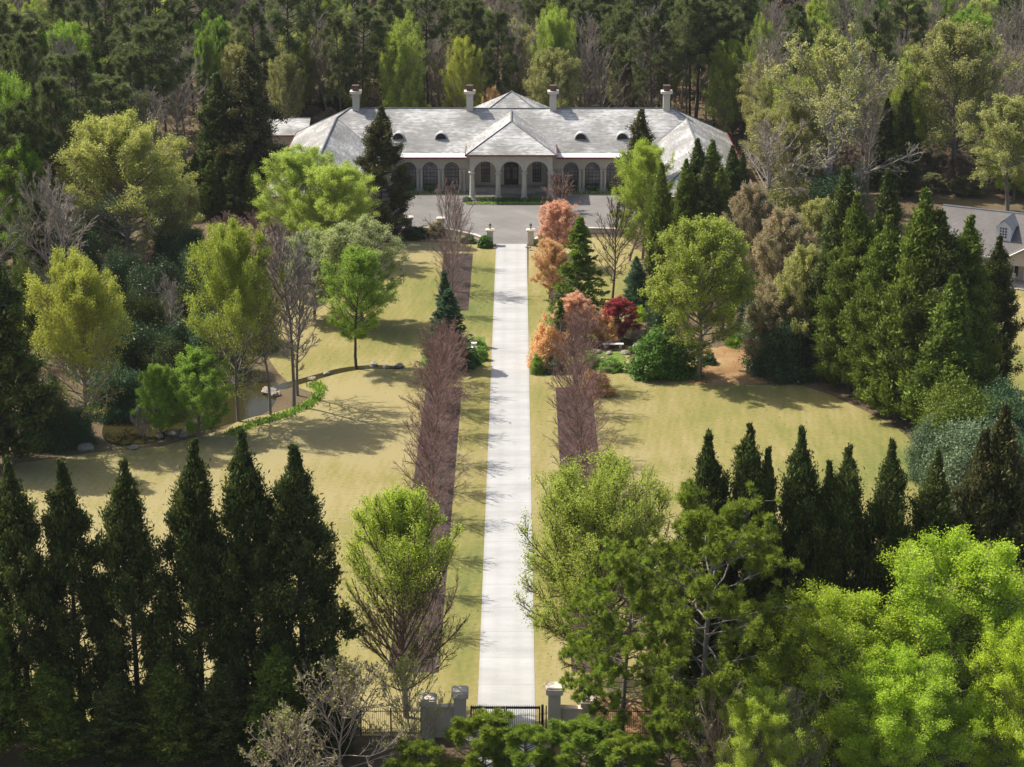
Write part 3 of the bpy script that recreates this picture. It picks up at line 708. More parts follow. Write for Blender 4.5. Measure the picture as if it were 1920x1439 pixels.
b = MB(); b.box(-.28, .28, .22, .28, .46, 1.0); b.build('backrest', 'white_paint', e)
for sx in (-1, 1):
    for sy in (-1, 1):
        b = MB(); b.box(sx * .25 - .03, sx * .25 + .03, sy * .25 - .03, sy * .25 + .03, 0, .4); b.build('leg', 'white_paint', e)
# ------------------------------------------------------------------ plant generators
def unit(v): return v / np.maximum(np.linalg.norm(v, axis=-1, keepdims=True), 1e-9)
UP = np.array([0, 0, 1.0])
def grow(start, d, L, k, up, wob, rng):
    P = [start]; d = unit(d); st = (L / k)[:, None]
    for _ in range(k):
        d = unit(d + UP * up + rng.normal(0, wob, d.shape)); P.append(P[-1] + d * st)
    return np.stack(P, 1)
def samp(P, t):
    """points, tangents on polylines P (n,k+1,3) at t (n,m)"""
    n, k1, _ = P.shape; k = k1 - 1
    f = np.clip(t * k, 0, k - 1e-6); i = f.astype(int); f = (f - i)[..., None]; r = np.arange(n)[:, None]
    a, b = P[r, i], P[r, i + 1]
    return a + (b - a) * f, unit(b - a)
def sub(P, L, m, t0, t1, ang, ratio, k, up, wob, rng, taper=.6):
    n = len(P); t = np.sort(rng.uniform(t0, t1, (n, m)), 1); S, T = samp(P, t)
    rv = unit(np.cross(T, unit(rng.normal(size=T.shape)))); a = rng.uniform(ang[0], ang[1], (n, m, 1))
    d = T * np.cos(a) + rv * np.sin(a)
    l = L[:, None] * ratio * (1 - t * taper) * rng.uniform(.65, 1.15, (n, m))
    return grow(S.reshape(-1, 3), d.reshape(-1, 3), l.ravel(), k, up, wob, rng), l.ravel()
def tubes(P, r0, r1, m):
    n, k1, _ = P.shape; tan = unit(P[:, -1] - P[:, 0]); ref = np.where(np.abs(tan[:, 2:3]) < .9, UP, np.array([1., 0, 0]))
    u = unit(np.cross(tan, ref)); v = np.cross(tan, u)
    a = np.arange(m) * 2 * PI / m; ring = u[:, None, None] * np.cos(a)[None, None, :, None] + v[:, None, None] * np.sin(a)[None, None, :, None]
    t = np.linspace(0, 1, k1)[None, :, None, None]
    r0 = np.broadcast_to(np.asarray(r0, float), (n,)).reshape(-1, 1, 1, 1); r1 = np.broadcast_to(np.asarray(r1, float), (n,)).reshape(-1, 1, 1, 1)
    V = P[:, :, None] + ring * (r0 + (r1 - r0) * t)
    base = (np.arange(n) * k1 * m)[:, None, None] + (np.arange(k1 - 1) * m)[None, :, None]; i = np.arange(m)[None, None]; j = (i + 1) % m
    F = np.stack([base + i, base + j, base + m + j, base + m + i], -1).reshape(-1, 4)
    return V.reshape(-1, 3), F
def leaves(C, size, rng, elong=1.6, dirs=None, spread=1.0, var=.35, N=None, ns=.7):
    """N: the way each leaf faces (leaves turn outwards to the light), loosened by ns"""
    n = len(C); u = unit(rng.normal(size=(n, 3)))
    if dirs is not None: u = unit(dirs + u * spread)
    nn = rng.normal(size=(n, 3)) if N is None else unit(N) + unit(rng.normal(size=(n, 3))) * ns
    v = unit(np.cross(u, nn)); s = size * rng.uniform(1 - var, 1 + var, (n, 1))
    a = u * s * elong * .5; b = v * s * .5
    V = np.stack([C - a, C - a * .1 + b, C + a, C - a * .1 - b], 1).reshape(-1, 3)
    return V, (np.arange(n)[:, None] * 4 + np.arange(4)[None])
def join(parts):
    V = []; F = []; o = 0
    for v, f in parts: V.append(v); F.append(f + o); o += len(v)
    return np.concatenate(V), F
def wood_mesh(name, parts):
    V, F = join(parts); return fast_mesh(name, V, F, material='bark_gray')
def crown_mesh(name, V, F, rnd, mt='green'):
    return fast_mesh(name, V, [F], rnd=np.clip(rnd, 0, 1), material=mt)
def hit(start, d, c, rad):
    """distance from start along d to the surface of the ellipsoid"""
    p = (start - c) / rad; q = d / rad
    A = (q * q).sum(1); B = 2 * (p * q).sum(1); Cc = (p * p).sum(1) - 1
    D = np.maximum(B * B - 4 * A * Cc, 0); return np.maximum((-B + np.sqrt(D)) / (2 * A), .3)

def deciduous(seed, H=12., th=.18, zc=.58, a=.36, b=.42, n1=34, n2=9, n3=8, el=(15, 70), nleaf=8, lsz=.15, up=.08, wob=.12,
              tr=.22, leaning=.0, tw=.016, leaf_top=.0, s0=.85, sub_ang=(.35, .95), uneven=.22, lspread=.12, k3=2):
    """leader, main limbs reaching an uneven egg-shaped outline, branches, twigs, leaves; returns wood, leaf meshes at height H"""
    rng = np.random.default_rng(seed)
    tp = grow(np.zeros((1, 3)), np.array([[0.02, 0, 1.]]), np.array([H * s0]), 8, .12, .06, rng)
    t = np.linspace(th, .97, n1) ** 1.0; S, T = samp(tp, (t * 1.0)[None]); S = S[0]
    az = np.arange(n1) * 2.39996 + rng.uniform(-.4, .4, n1); e = np.radians(el[0] + (el[1] - el[0]) * ((t - th) / (1 - th)) + rng.uniform(-9, 9, n1))
    d = np.stack([np.cos(az) * np.cos(e), np.sin(az) * np.cos(e), np.sin(e)], 1)
    c = np.array([0, 0, zc * H]); rad = np.array([a * H, a * H, b * H])
    L = hit(S, unit(d + UP * up * 1.5), c, rad) * (1 - uneven * rng.random(n1) + .05)
    L = np.minimum(L, H * .62)
    P1 = grow(S, d, L, 6, up, wob * .6, rng)
    P2, L2 = sub(P1, L, n2, .18, 1., sub_ang, .42, 4, up * .9, wob, rng)
    P3, L3 = sub(P2, L2, n3, .15, 1., sub_ang, .55, k3, up, wob, rng)
    parts = [tubes(tp, tr, tr * .12, 8), tubes(P1, tr * .36 * (L / L.max()) ** .5, .03, 5), tubes(P2, tw * 2.0, tw * 1.0, 3)]
    tw_parts = [tubes(P3, tw, tw * .55, 3)]
    V = F = rn = None
    if nleaf:
        tt = rng.uniform(.1, 1.05, (len(P3), nleaf)).clip(0, 1); C, T3 = samp(P3, tt)
        clump = rng.random((len(P3), 1)) * .5 + np.repeat(rng.random((len(P2), 1)), n3, 0) * .25
        rr = clump + rng.random(C.shape[:2]) * .35
        C = C.reshape(-1, 3) + rng.normal(0, lspread, (C.shape[0] * C.shape[1], 3)); rr = rr.ravel(); T3 = T3.reshape(-1, 3)
        if leaf_top > 0:   # buds open first in the upper crown
            keep = rng.random(len(C)) < np.clip((C[:, 2] / H - leaf_top) / .3, .07, 1); C = C[keep]; rr = rr[keep]; T3 = T3[keep]
        V, F = leaves(C, lsz, rng, 1.7, T3, .9, N=unit(C - np.array([0, 0, (zc - b * .35) * H])) + UP * .35, ns=.75); rn = rr
    return dict(H=H, W=2 * a * H, wood=parts, twig=tw_parts, leaf=(V, F, rn) if nleaf else None)

def cryptomeria(seed, H=20., W=5.6, n1=150, n2=6, nq=22, dens=1., sz=.23, lo=.03, pw=1., top=.62, base_w=.85):
    rng = np.random.default_rng(seed)
    tp = grow(np.zeros((1, 3)), np.array([[0, 0, 1.]]), np.array([H * .97]), 9, .5, .02, rng)
    t = np.linspace(lo, .985, n1) ** .92; S, _ = samp(tp, t[None]); S = S[0]; h = S[:, 2] / H
    az = np.arange(n1) * 2.39996 + rng.uniform(-.5, .5, n1)
    prof = np.minimum(((1 - h) / top) ** pw, 1) * np.minimum(1, base_w + h * (1 - base_w) / .25)
    lump = .88 + .18 * np.sin(az * 2 + h * 21 + seed) * np.sin(h * 37 + az) + rng.uniform(-.16, .16, n1)
    L = np.maximum(W / 2 * prof * np.clip(lump, .4, 1.2) - .32, .08)
    e = np.radians(8 + 42 * h + rng.uniform(-8, 8, n1))
    L = L / np.cos(e + .1) ** .8
    d = np.stack([np.cos(az) * np.cos(e), np.sin(az) * np.cos(e), np.sin(e)], 1)
    P1 = grow(S, d, L, 4, .06, .05, rng)
    P2, L2 = sub(P1, L, n2, .30, 1.0, (.3, .9), .36, 2, .35, .08, rng, taper=.35)
    L2 = np.minimum(L2, .9)
    ends = P2[:, -1]; hk = rng.random(len(P2)) < .45; mids = P2[hk, 1]
    C0 = np.concatenate([ends, mids, P1[:, -1]]); dd = P2[:, -1] - P2[:, 0]; dirs = np.concatenate([dd, dd[hk], P1[:, -1] - P1[:, -2]])
    n = len(C0); ax = unit(unit(dirs) + UP * .7)
    tuft = rng.uniform(.75, 1.25, n) * np.concatenate([np.full(len(ends), 1.), np.full(len(mids), .8), np.full(len(P1), 1.)])
    shr = np.clip((1.01 - np.concatenate([np.repeat(h, n2), np.repeat(h, n2)[hk], h])) * 4.5, .28, 1)
    g = rng.normal(0, 1, (n, nq, 3)) * np.array([1, 1, 1.]) * .205 * (tuft * shr)[:, None, None] * (.55 + .45 * W / 5.6)
    along = rng.uniform(-.5, .5, (n, nq, 1)) ** 1 * (tuft * np.maximum(shr, .45))[:, None, None]
    C = (C0[:, None] + g + ax[:, None] * along).reshape(-1, 3); D = np.repeat(ax, nq, 0)
    rr = (np.repeat(rng.random(n), nq) * .55 + rng.random(n * nq) * .35 + np.clip((along.reshape(-1)) * .4, -.1, .2))
    Nn = g + ax[:, None] * (along * .45) + unit(C0 * np.array([1, 1, 0]))[:, None] * .10 + UP * .08
    V, F = leaves(C, sz, rng, 2.8, D, .8, N=Nn.reshape(-1, 3), ns=.55)
    parts = [tubes(tp, H * .011, .03, 7), tubes(P1, .045, .015, 4)]
    return dict(H=H, W=W, wood=parts, twig=[tubes(P2, .015, .006, 3)], leaf=(V, F, rr))

def pine(seed, H=22., W=7., th=.5, n1=30, n2=7, nq=26, sz=.28, needle=3.2, tr=.24, tuft_r=.3, droop=-.02, bare=0):
    rng = np.random.default_rng(seed)
    tp = grow(np.zeros((1, 3)), np.array([[rng.normal(0, .02), rng.normal(0, .02), 1.]]), np.array([H * .96]), 10, .25, .03, rng)
    t = np.linspace(th, .99, n1); S, _ = samp(tp, t[None]); S = S[0]; u = (t - th) / (1 - th)
    az = np.arange(n1) * 2.39996 + rng.uniform(-.7, .7, n1)
    L = W / 2 * (np.sin(np.clip(u * .86 + .14, 0, 1) * PI) ** .55 * .9 + .1) * rng.uniform(.55, 1.12, n1)
    e = np.radians(-4 + 48 * u + rng.uniform(-10, 10, n1)); d = np.stack([np.cos(az) * np.cos(e), np.sin(az) * np.cos(e), np.sin(e)], 1)
    P1 = grow(S, d, L, 6, .05 + droop, .14, rng)
    P2, L2 = sub(P1, L, n2, .35, 1., (.4, 1.1), .38, 3, .12, .12, rng, .5)
    C0 = np.concatenate([P2[:, -1], P2[:, 2], P1[:, -1]]); ax = unit(np.concatenate([P2[:, -1] - P2[:, 0]] * 2 + [P1[:, -1] - P1[:, -2]]) + UP * .3)
    keep = rng.random(len(C0)) > .06; C0 = C0[keep]; ax = ax[keep]; n = len(C0)
    dv = unit(unit(rng.normal(size=(n, nq, 3))) + ax[:, None] * .8); rr0 = rng.random((n, 1))
    s = rng.uniform(.25, 1, (n, nq, 1)) * tuft_r
    C = C0[:, None] + dv * s; V, F = leaves(C.reshape(-1, 3), sz / needle ** .5, rng, needle, dv.reshape(-1, 3), .35)
    rr = (rr0 * .5 + rng.random((n, nq)) * .4).ravel()
    parts = [tubes(tp, tr, tr * .25, 8), tubes(P1, .075 * (L / L.max()) ** .5 + .01, .02, 5), tubes(P2, .022, .012, 3)]
    if bare:
        tb = rng.uniform(.18, th, bare); S, _ = samp(tp, tb[None]); a2 = rng.uniform(0, 2 * PI, bare)
        PB = grow(S[0], np.stack([np.cos(a2), np.sin(a2), np.full(bare, .1)], 1), rng.uniform(.8, 2.6, bare), 4, .02, .15, rng); parts.append(tubes(PB, .04, .01, 4))
    return dict(H=H, W=W, wood=parts, twig=None, leaf=(V, F, rr))

def deodar(seed, H=12., W=7., n1=140, nq=26):
    """layered cedar: level boughs with drooping tips in flat sprays"""
    rng = np.random.default_rng(seed)
    tp = grow(np.zeros((1, 3)), np.array([[0, 0, 1.]]), np.array([H * .98]), 8, .5, .02, rng)
    t = np.linspace(.03, .99, n1); S, _ = samp(tp, t[None]); S = S[0]; h = S[:, 2] / H
    az = np.arange(n1) * 2.39996 + rng.uniform(-.5, .5, n1); L = np.maximum(W / 2 * (1 - h) ** .9 * rng.uniform(.6, 1.12, n1), .2)
    e = np.radians(22 * h + rng.uniform(-6, 8, n1)); d = np.stack([np.cos(az) * np.cos(e), np.sin(az) * np.cos(e), np.sin(e)], 1)
    P1 = grow(S, d, L, 5, -.045, .04, rng); P2, L2 = sub(P1, L, 9, .15, 1., (.5, 1.1), .4, 3, -.07, .06, rng, .5)
    tt = rng.uniform(.1, 1, (len(P2), nq)); C, T = samp(P2, tt); n = len(P2)
    rr = (rng.random((n, 1)) * .5 + rng.random((n, nq)) * .4).ravel(); C = C.reshape(-1, 3) + rng.normal(0, 1, (n * nq, 3)) * np.array([.09, .09, .04])
    V, F = leaves(C, .09, rng, 2.6, T.reshape(-1, 3), .7)
    return dict(H=H, W=W, wood=[tubes(tp, .16, .03, 7), tubes(P1, .04, .012, 4)], twig=[tubes(P2, .015, .006, 3)], leaf=(V, F, rr))

def shrub(seed, H=3., W=4., nb=300, nq=90, sz=.11, stems=14, rag=.38, flat=1.0):
    """stems carrying leaf clumps that fill an uneven dome"""
    rng = np.random.default_rng(seed)
    d = unit(rng.normal(size=(nb, 3)) * np.array([1, 1, .9]) + np.array([0, 0, .55])); d[:, 2] = np.abs(d[:, 2]) * flat
    ph = rng.uniform(0, 6, 6)
    lump = 1 + rag * (np.sin(3 * np.arctan2(d[:, 1], d[:, 0]) + ph[0]) * .5 + np.sin(7 * d[:, 2] + 5 * d[:, 0] + ph[1]) * .5) + rng.normal(0, .05, nb)
    r = (rng.random(nb) ** .35) * lump; C0 = d * r[:, None] * np.array([W / 2, W / 2, H])
    C0[:, 2] = np.maximum(C0[:, 2], .12)
    st = grow(np.zeros((nb, 3)) + rng.normal(0, .12, (nb, 3)) * np.array([1, 1, 0]), C0, np.linalg.norm(C0, axis=1), 3, 0, .03, rng)
    C = C0[:, None] + rng.normal(0, 1, (nb, nq, 3)) * np.array([W * .05, W * .05, H * .06])
    rr = (rng.random((nb, 1)) * .5 + rng.random((nb, nq)) * .45).ravel(); C = C.reshape(-1, 3); C[:, 2] = np.maximum(C[:, 2], .04)
    V, F = leaves(C, sz, rng, 1.7, N=unit(C - np.repeat(C0, nq, 0)) + unit(C * np.array([1, 1, 1.3])) * .8 + UP * .2, ns=.7)
    k = rng.permutation(nb)[:max(stems, 8)]
    return dict(H=H, W=W, wood=[tubes(st[k], .035, .012, 4)], twig=None, leaf=(V, F, rr))

protos = {}
def register(key, g, wood_names=('trunk', 'crown')):
    bare = g['leaf'] is None
    wp_ = list(g['wood']) + ([] if (bare or g['twig'] is None) else g['twig'])
    wm = wood_mesh(key + '_' + wood_names[0], wp_)
    if bare:
        V, F = join(g['twig']); cm = fast_mesh(key + '_twigs', V, F, rnd=np.random.default_rng(1).random(sum(len(f) for f in F)), material='twig_gray')
    else:
        V, F, rr = g['leaf']; cm = crown_mesh(key + '_crown', V, F, rr)
    protos[key] = (wm, cm, g['H'], g['W'], wood_names)
for i in range(4): register('crypto%d' % i, cryptomeria(10 + i, W=6.3, n1=130, n2=4, nq=78, sz=.095))
for i in range(2): register('cyp%d' % i, cryptomeria(30 + i, H=16, W=4.6, n1=130, n2=4, nq=78, sz=.10, pw=.92, top=.72, base_w=.9))
register('thin_crypto', cryptomeria(41, H=18, W=5., n1=85, n2=5, nq=44, sz=.12, top=.8))
vase = dict(th=.12, zc=.58, a=.42, b=.42, n1=32, s0=.75, n2=11, n3=10, el=(18, 74), nleaf=0, up=.06, wob=.17, tr=.12, sub_ang=(.35, .95), tw=.0095, uneven=.2)
for i in range(3): register('vase_bare%d' % i, deciduous(50 + i, H=10., **vase))
register('round_bare', deciduous(55, H=14, th=.2, zc=.6, a=.30, b=.40, n1=34, n2=9, n3=9, el=(20, 70), nleaf=0, tw=.017))
register('tall_bare', deciduous(56, H=18, th=.32, zc=.66, a=.20, b=.36, n1=34, n2=9, n3=8, el=(28, 72), nleaf=0, tw=.017, tr=.18))
register('spread_bare', deciduous(57, H=12, th=.12, zc=.5, a=.5, b=.46, n1=26, n2=10, n3=8, el=(12, 72), nleaf=0, tw=.02, wob=.28, tr=.28))
for i in range(2): register('bud_round%d' % i, deciduous(60 + i, H=14, th=.2, zc=.60, a=.32, b=.41, n1=66, n2=12, el=(4, 68), nleaf=8, leaf_top=.22 if i == 0 else .0, lsz=.10, tw=.013, s0=.78, n3=12, uneven=.10, lspread=.16))
register('bud_vase', deciduous(63, H=15, th=.12, zc=.58, a=.31, b=.43, n1=76, n2=13, n3=12, el=(32, 80), nleaf=8, lsz=.075, lspread=.18, up=.10, leaf_top=.5, tw=.014, sub_ang=(.25, .65)))
register('bud_wide', deciduous(64, H=15, th=.15, zc=.56, a=.42, b=.45, n1=76, n2=14, n3=12, s0=.75, el=(8, 72), nleaf=9, lsz=.075, lspread=.2, uneven=.12, up=.09, leaf_top=.25, tw=.015, sub_ang=(.25, .7)))
for i in range(2): register('full%d' % i, deciduous(66 + i, H=15, th=.16, zc=.55, a=.37, b=.46, n1=50, n2=12, n3=10, el=(8, 72), nleaf=18, lsz=.085, up=.08, tw=.013, s0=.78, uneven=.12, lspread=.2))
for i in range(2): register('near_full%d' % i, deciduous(166 + i, H=15, th=.16, zc=.55, a=.38, b=.45, n1=60, n2=13, n3=10, el=(4, 74), nleaf=17, lsz=.078, up=.08, tw=.012, s0=.75, uneven=.10, lspread=.2))
register('tall_bud', deciduous(70, H=18, th=.30, zc=.66, a=.24, b=.36, n1=40, n2=10, n3=9, el=(18, 72), nleaf=13, lsz=.095, lspread=.22, tw=.015, tr=.18))
for i in range(2): register('top_full%d' % i, deciduous(266 + i, H=15, th=.18, zc=.57, a=.37, b=.44, n1=60, n2=12, n3=11, el=(4, 74), nleaf=15, lsz=.085, up=.08, tw=.013, s0=.76, uneven=.12, lspread=.2, leaf_top=.38))
register('oak', deciduous(71, H=20, th=.12, zc=.54, a=.50, b=.46, n1=30, n2=13, n3=8, el=(8, 70), nleaf=7, lsz=.15, lspread=.2, tw=.028, wob=.26, tr=.5, leaf_top=.35, up=.05, uneven=.3))
register('oak_bud', deciduous(72, H=20, th=.28, zc=.62, a=.40, b=.38, n1=30, n2=12, n3=8, el=(15, 68), nleaf=13, lsz=.145, lspread=.25, tw=.022, wob=.2, tr=.38, uneven=.3))
register('bushy', deciduous(73, H=10, th=.06, zc=.5, a=.42, b=.50, n1=44, n2=11, n3=9, el=(10, 76), nleaf=18, lsz=.088, lspread=.16, tw=.013, uneven=.22))
for i in range(3): register('pine%d' % i, pine(80 + i, W=8., th=(.52, .45, .60)[i], n1=40, n2=9, bare=6, sz=.17, nq=36, needle=4.5, tuft_r=.55))
register('big_pine', pine(85, H=21, W=15, th=.26, n1=54, n2=15, nq=84, sz=.15, needle=7, tr=.32, tuft_r=.38, bare=8))
register('young_pine', pine(86, H=7.5, W=6.5, th=.12, n1=36, n2=7, nq=90, sz=.15, needle=7, tr=.12, tuft_r=.40))
register('deodar', deodar(90)); register('spruce', deodar(91, H=10, W=4.2, n1=110))
register('shrub', shrub(95), ('stem', 'foliage')); register('shrub_rag', shrub(96, rag=.5, nb=300, nq=80), ('stem', 'foliage'))
register('big_shrub', shrub(97, H=6, W=8, nb=800, nq=80, sz=.12, rag=.3), ('stem', 'foliage'))
register('ball', shrub(98, H=1.5, W=1.5, nb=220, nq=22, sz=.11, rag=.04), ('stem', 'foliage'))
register('bare_shrub', deciduous(99, H=3.5, th=.03, zc=.45, a=.6, b=.55, n1=30, n2=9, n3=7, el=(25, 80), nleaf=0, tw=.014, tr=.06), ('stem', 'foliage'))
register('twiggy', deciduous(100, H=9, th=.04, zc=.48, a=.62, b=.52, n1=34, n2=9, n3=6, el=(15, 78), nleaf=1, lsz=.12, tw=.019, tr=.09, wob=.2), ('stem', 'foliage'))

rng_p = random.Random(7); coloured = {}
def plant(key, x, y, h, wd, label, cat, bark=None, leaf_=None, group=None, name=None, rz=None):
    wm, cm, H, W, wn = protos[key]
    nm = name or {'ball': 'clipped_bush', 'shrub': 'shrub', 'shrub_rag': 'shrub', 'big_shrub': 'evergreen_shrub', 'bare_shrub': 'bare_shrub', 'twiggy': 'twiggy_shrub'}.get(key)
    if nm is None:
        nm = 'cypress_tree' if key.startswith(('crypto', 'cyp', 'thin')) else 'pine_tree' if 'pine' in key else 'cedar_tree' if key in ('deodar', 'spruce') else 'bare_tree' if 'bare' in key else 'oak_tree' if 'oak' in key else 'budding_tree' if key.startswith(('bud', 'tall_bud')) else 'leafy_tree'
    e = bpy.data.objects.new(nm, None); e.empty_display_size = .5; col.objects.link(e)
    e.location = (x, y, 0); e.rotation_euler = (0, 0, rng_p.uniform(0, 6.28) if rz is None else rz)
    e.scale = (wd / W, wd / W, h / H)
    tag(e, label, cat, group)
    for k, (me, mm) in enumerate(((wm, bark), (cm, leaf_))):
        if mm:                       # one copy of the mesh per material, so that plants of one look share it
            if (me.name, mm) not in coloured:
                c = me.copy(); c.name = me.name + '_' + mm; c.materials[0] = M[mm]; coloured[(me.name, mm)] = c
            me = coloured[(me.name, mm)]
        o = bpy.data.objects.new(wn[k], me); col.objects.link(o); o.parent = e
    return e
def pl(key, bx, by, top, wpx, label, cat, bark=None, leaf_=None, group=None, rz=None, name=None):
    """bx, by: foot of the plant in the photo; top: row of its tip; wpx: width there"""
    x, y = at(bx, by); h = max(.4, height_at(bx, top, y)); return plant(key, x, y, h, wpx * mpp(y), label, cat, bark, leaf_, group, name, rz)
# ------------------------------------------------------------------ planting, near to far
G1 = 'row of dark cypresses in the left foreground'
ordn = ['leftmost', 'second from the left', 'third from the left', 'fourth from the left', 'fifth from the left', 'sixth from the left, nearest the drive,']
for i, (tx, ty, bx, wd) in enumerate([(15, 843, 62, 180), (122, 848, 160, 180), (236, 845, 264, 185), (364, 805, 386, 190), (467, 790, 482, 185), (562, 815, 575, 215)]):
    pl('crypto%d' % (i % 4), bx, 1385, ty, wd, 'dark conical cypress, %s in the row at bottom left' % ordn[i], 'cypress', 'bark_dark', 'crypto_leaf', G1, rz=i * 1.7)
for i, (bx, ty, wd, m_) in enumerate([(-15, 1080, 150, 'crypto_bright'), (108, 1240, 150, 'crypto_bright'), (225, 1260, 150, 'crypto_leaf'), (330, 1230, 150, 'crypto_bright'), (430, 1240, 150, 'crypto_leaf'), (530, 1200, 160, 'crypto_bright'), (625, 1200, 110, 'crypto_leaf')]):
    pl('cyp%d' % (i % 2), bx, 1425, ty, wd, 'low dark cypress under the left row, %s from the left' % ['first', 'second', 'third', 'fourth', 'fifth', 'sixth', 'seventh'][i], 'cypress', 'bark_dark', m_, 'dark cypress hedge under the left row')
pl('bushy', 2, 1400, 1165, 110, 'bright green young tree at the bottom left edge', 'tree', 'bark_gray', 'green')
G2 = 'row of dark cypresses in the right foreground'
R2 = [(1333, 797, 1325, 120), (1412, 778, 1400, 120), (1440, 822, 1432, 90), (1509, 787, 1495, 120), (1558, 848, 1545, 90), (1587, 820, 1572, 120), (1668, 812, 1645, 125), (1762, 830, 1735, 125), (1850, 790, 1815, 135), (1893, 745, 1860, 140)]
l2 = ['leftmost of the row at right, just above the big pine', 'second of the right row, taller half of a pair', 'second of the right row, lower half of a pair', 'third of the right row, slim with open top', 'fourth of the right row, shorter half of a pair', 'fourth of the right row, taller half of a pair', 'fifth of the right row, in front of the lawn edge', 'sixth of the right row, in front of grey-green shrubs', 'brownish one near the right end of the right row', 'brownish tall one at the right end of the right row']
for i, (tx, ty, bx, wd) in enumerate(R2):
    pl('crypto%d' % ((i + 1) % 4), bx + (bx - 960) * -.02, 1350, ty, wd * 1.36, 'dark conical cypress, ' + l2[i], 'cypress', 'bark_dark', 'crypto_brown' if i > 7 else 'crypto_leaf', G2, rz=i * 2.1)
for i, bx in enumerate([1350, 1450, 1545, 1650, 1750, 1850]):
    pl('cyp%d' % (i % 2), bx, 1290, [1010, 1000, 985, 1000, 1020, 1010][i], 130, 'lower cypress below the right row, %s' % ['beside the big pine', 'between second and third tops', 'between third and fourth tops', 'below the fifth top', 'above the lime tree', 'near the right edge'][i], 'cypress', 'bark_dark', 'crypto_bright' if i in (1, 2, 3) else 'crypto_leaf', 'lower cypresses under the right row')
# foreground broadleaves and pine
pl('bud_vase', 762, 1345, 935, 255, 'yellow-green budding tree with many upright stems left of the drive by the gate', 'tree', 'twig_brown', 'yellowgreen')
pl('bud_wide', 1120, 1300, 885, 350, 'wide fresh green budding tree reaching over the drive on its right side', 'tree', 'twig_brown', 'haze_green')
pl('big_pine', 1312, 1448, 960, 380, 'big open pine with pale bare limbs in the right foreground', 'pine', 'bark_gray', 'pine_bright', rz=.5)
pl('big_pine', 1165, 1420, 1060, 260, 'bushy pine just right of the drive above the gate wall', 'pine', 'bark_gray', 'pine_bright', rz=2.5)
for i, (bx, by, ty, wd) in enumerate([(905, 1480, 1352, 170), (985, 1490, 1372, 150), (1085, 1480, 1362, 170), (1165, 1492, 1385, 150), (790, 1500, 1400, 130), (1255, 1490, 1350, 150)]):
    pl('young_pine', bx, by, ty, wd, 'bright green pine top in front of the gate, %s' % ['below the left gate leaf', 'below the right gate leaf', 'below the right gate pier', 'below the iron fence', 'among the twigs left of the gate', 'beside the big pine trunk'][i], 'pine', 'bark_gray', 'pine_bright', 'pine tops along the bottom edge')
pl('twiggy', 640, 1470, 1235, 330, 'pale bare twiggy tree with few yellowish buds at the bottom, left of the gate', 'tree', 'twig_pale', 'olive')
pl('twiggy', 770, 1440, 1235, 210, 'grey twiggy shrub with small green buds in front of the left gate wall', 'shrub', 'twig_pale', 'yellowgreen')
pl('twiggy', 545, 1500, 1335, 240, 'low pale bare shrub at the bottom edge, right of the dark cypresses', 'shrub', 'twig_pale', 'olive')
pl('twiggy', 1345, 1520, 1265, 190, 'grey twiggy undergrowth at the foot of the big pine', 'shrub', 'twig_pale', 'olive')
pl('twiggy', 1480, 1530, 1290, 200, 'olive twiggy undergrowth below the round lime tree', 'shrub', 'twig_gray', 'olive')
pl('near_full0', 1562, 1455, 1125, 350, 'rounded lime green tree, lower left of the two bright ones at bottom right', 'tree', 'twig_gray', 'lime')
pl('near_full1', 1762, 1440, 1022, 400, 'large lime green tree, the taller one at bottom right', 'tree', 'twig_gray', 'lime')
pl('near_full0', 1890, 1500, 1170, 260, 'lime green tree cut by the bottom right corner', 'tree', 'twig_gray', 'lime')
pl('near_full1', 1690, 1520, 1230, 280, 'low lime green tree between the two bright ones at the bottom', 'tree', 'twig_gray', 'lime')
pl('near_full0', 1420, 1540, 1300, 180, 'small olive green tree at the bottom between the pine and the lime tree', 'tree', 'twig_gray', 'yellowgreen')
pl('twiggy', 1925, 1250, 910, 110, 'bare brownish tree at the right edge above the lime trees', 'tree', 'twig_pink', 'salmon')

# drive rows
GL = 'bare purple trees in the left drive row'; GRr = 'bare purple trees in the right drive row'
Yn = [at(960, r)[1] for r in (735, 772, 812, 862, 915, 972, 1038, 1110, 1182)]
wl = ['first', 'second', 'third', 'fourth', 'fifth', 'sixth', 'seventh', 'eighth', 'ninth']
for i, Y in enumerate(Yn):
    for s, X in ((0, -7.7), (1, 6.05)):
        near = i > 5
        h = (8.1 if not near else 7.0) * (1 + .06 * math.sin(i * 2.3 + s))
        plant('vase_bare%d' % ((i + s) % 3), X + .25 * math.sin(i * 3.1), Y, h, 6.9 if not near else 5.3,
              'bare purplish tree, %s towards the gate in the %s row beside the drive' % (wl[i], 'right' if s else 'left'), 'tree', 'twig_brown', 'twig_purple', GRr if s else GL)
pl('vase_bare1', 848, 546, 338, 112, 'tall bare pinkish tree left of the drive near the forecourt', 'tree', 'bark_gray', 'twig_pink')
pl('vase_bare2', 858, 500, 385, 60, 'slim bare tree in the mulch strip by the forecourt', 'tree', 'bark_gray', 'twig_pink')
pl('vase_bare0', 842, 590, 470, 70, 'small pinkish bare tree behind the small blue-green conifer', 'tree', 'bark_gray', 'twig_pink')
pl('vase_bare1', 838, 530, 440, 60, 'thin pinkish bare tree left of the tall bare one by the forecourt', 'tree', 'bark_gray', 'twig_pink')
pl('spruce', 834, 640, 505, 62, 'small blue-green conifer with a narrow tip left of the drive', 'cedar', 'bark_dark', 'bluegreen')
pl('deodar', 838, 690, 540, 140, 'dark green cedar behind the bare purple trees left of the drive', 'cedar', 'bark_dark', 'bluegreen')
pl('vase_bare0', 838, 714, 610, 100, 'bare brown-purple tree in front of the dark cedar left of the drive', 'tree', 'twig_brown', 'twig_purple')
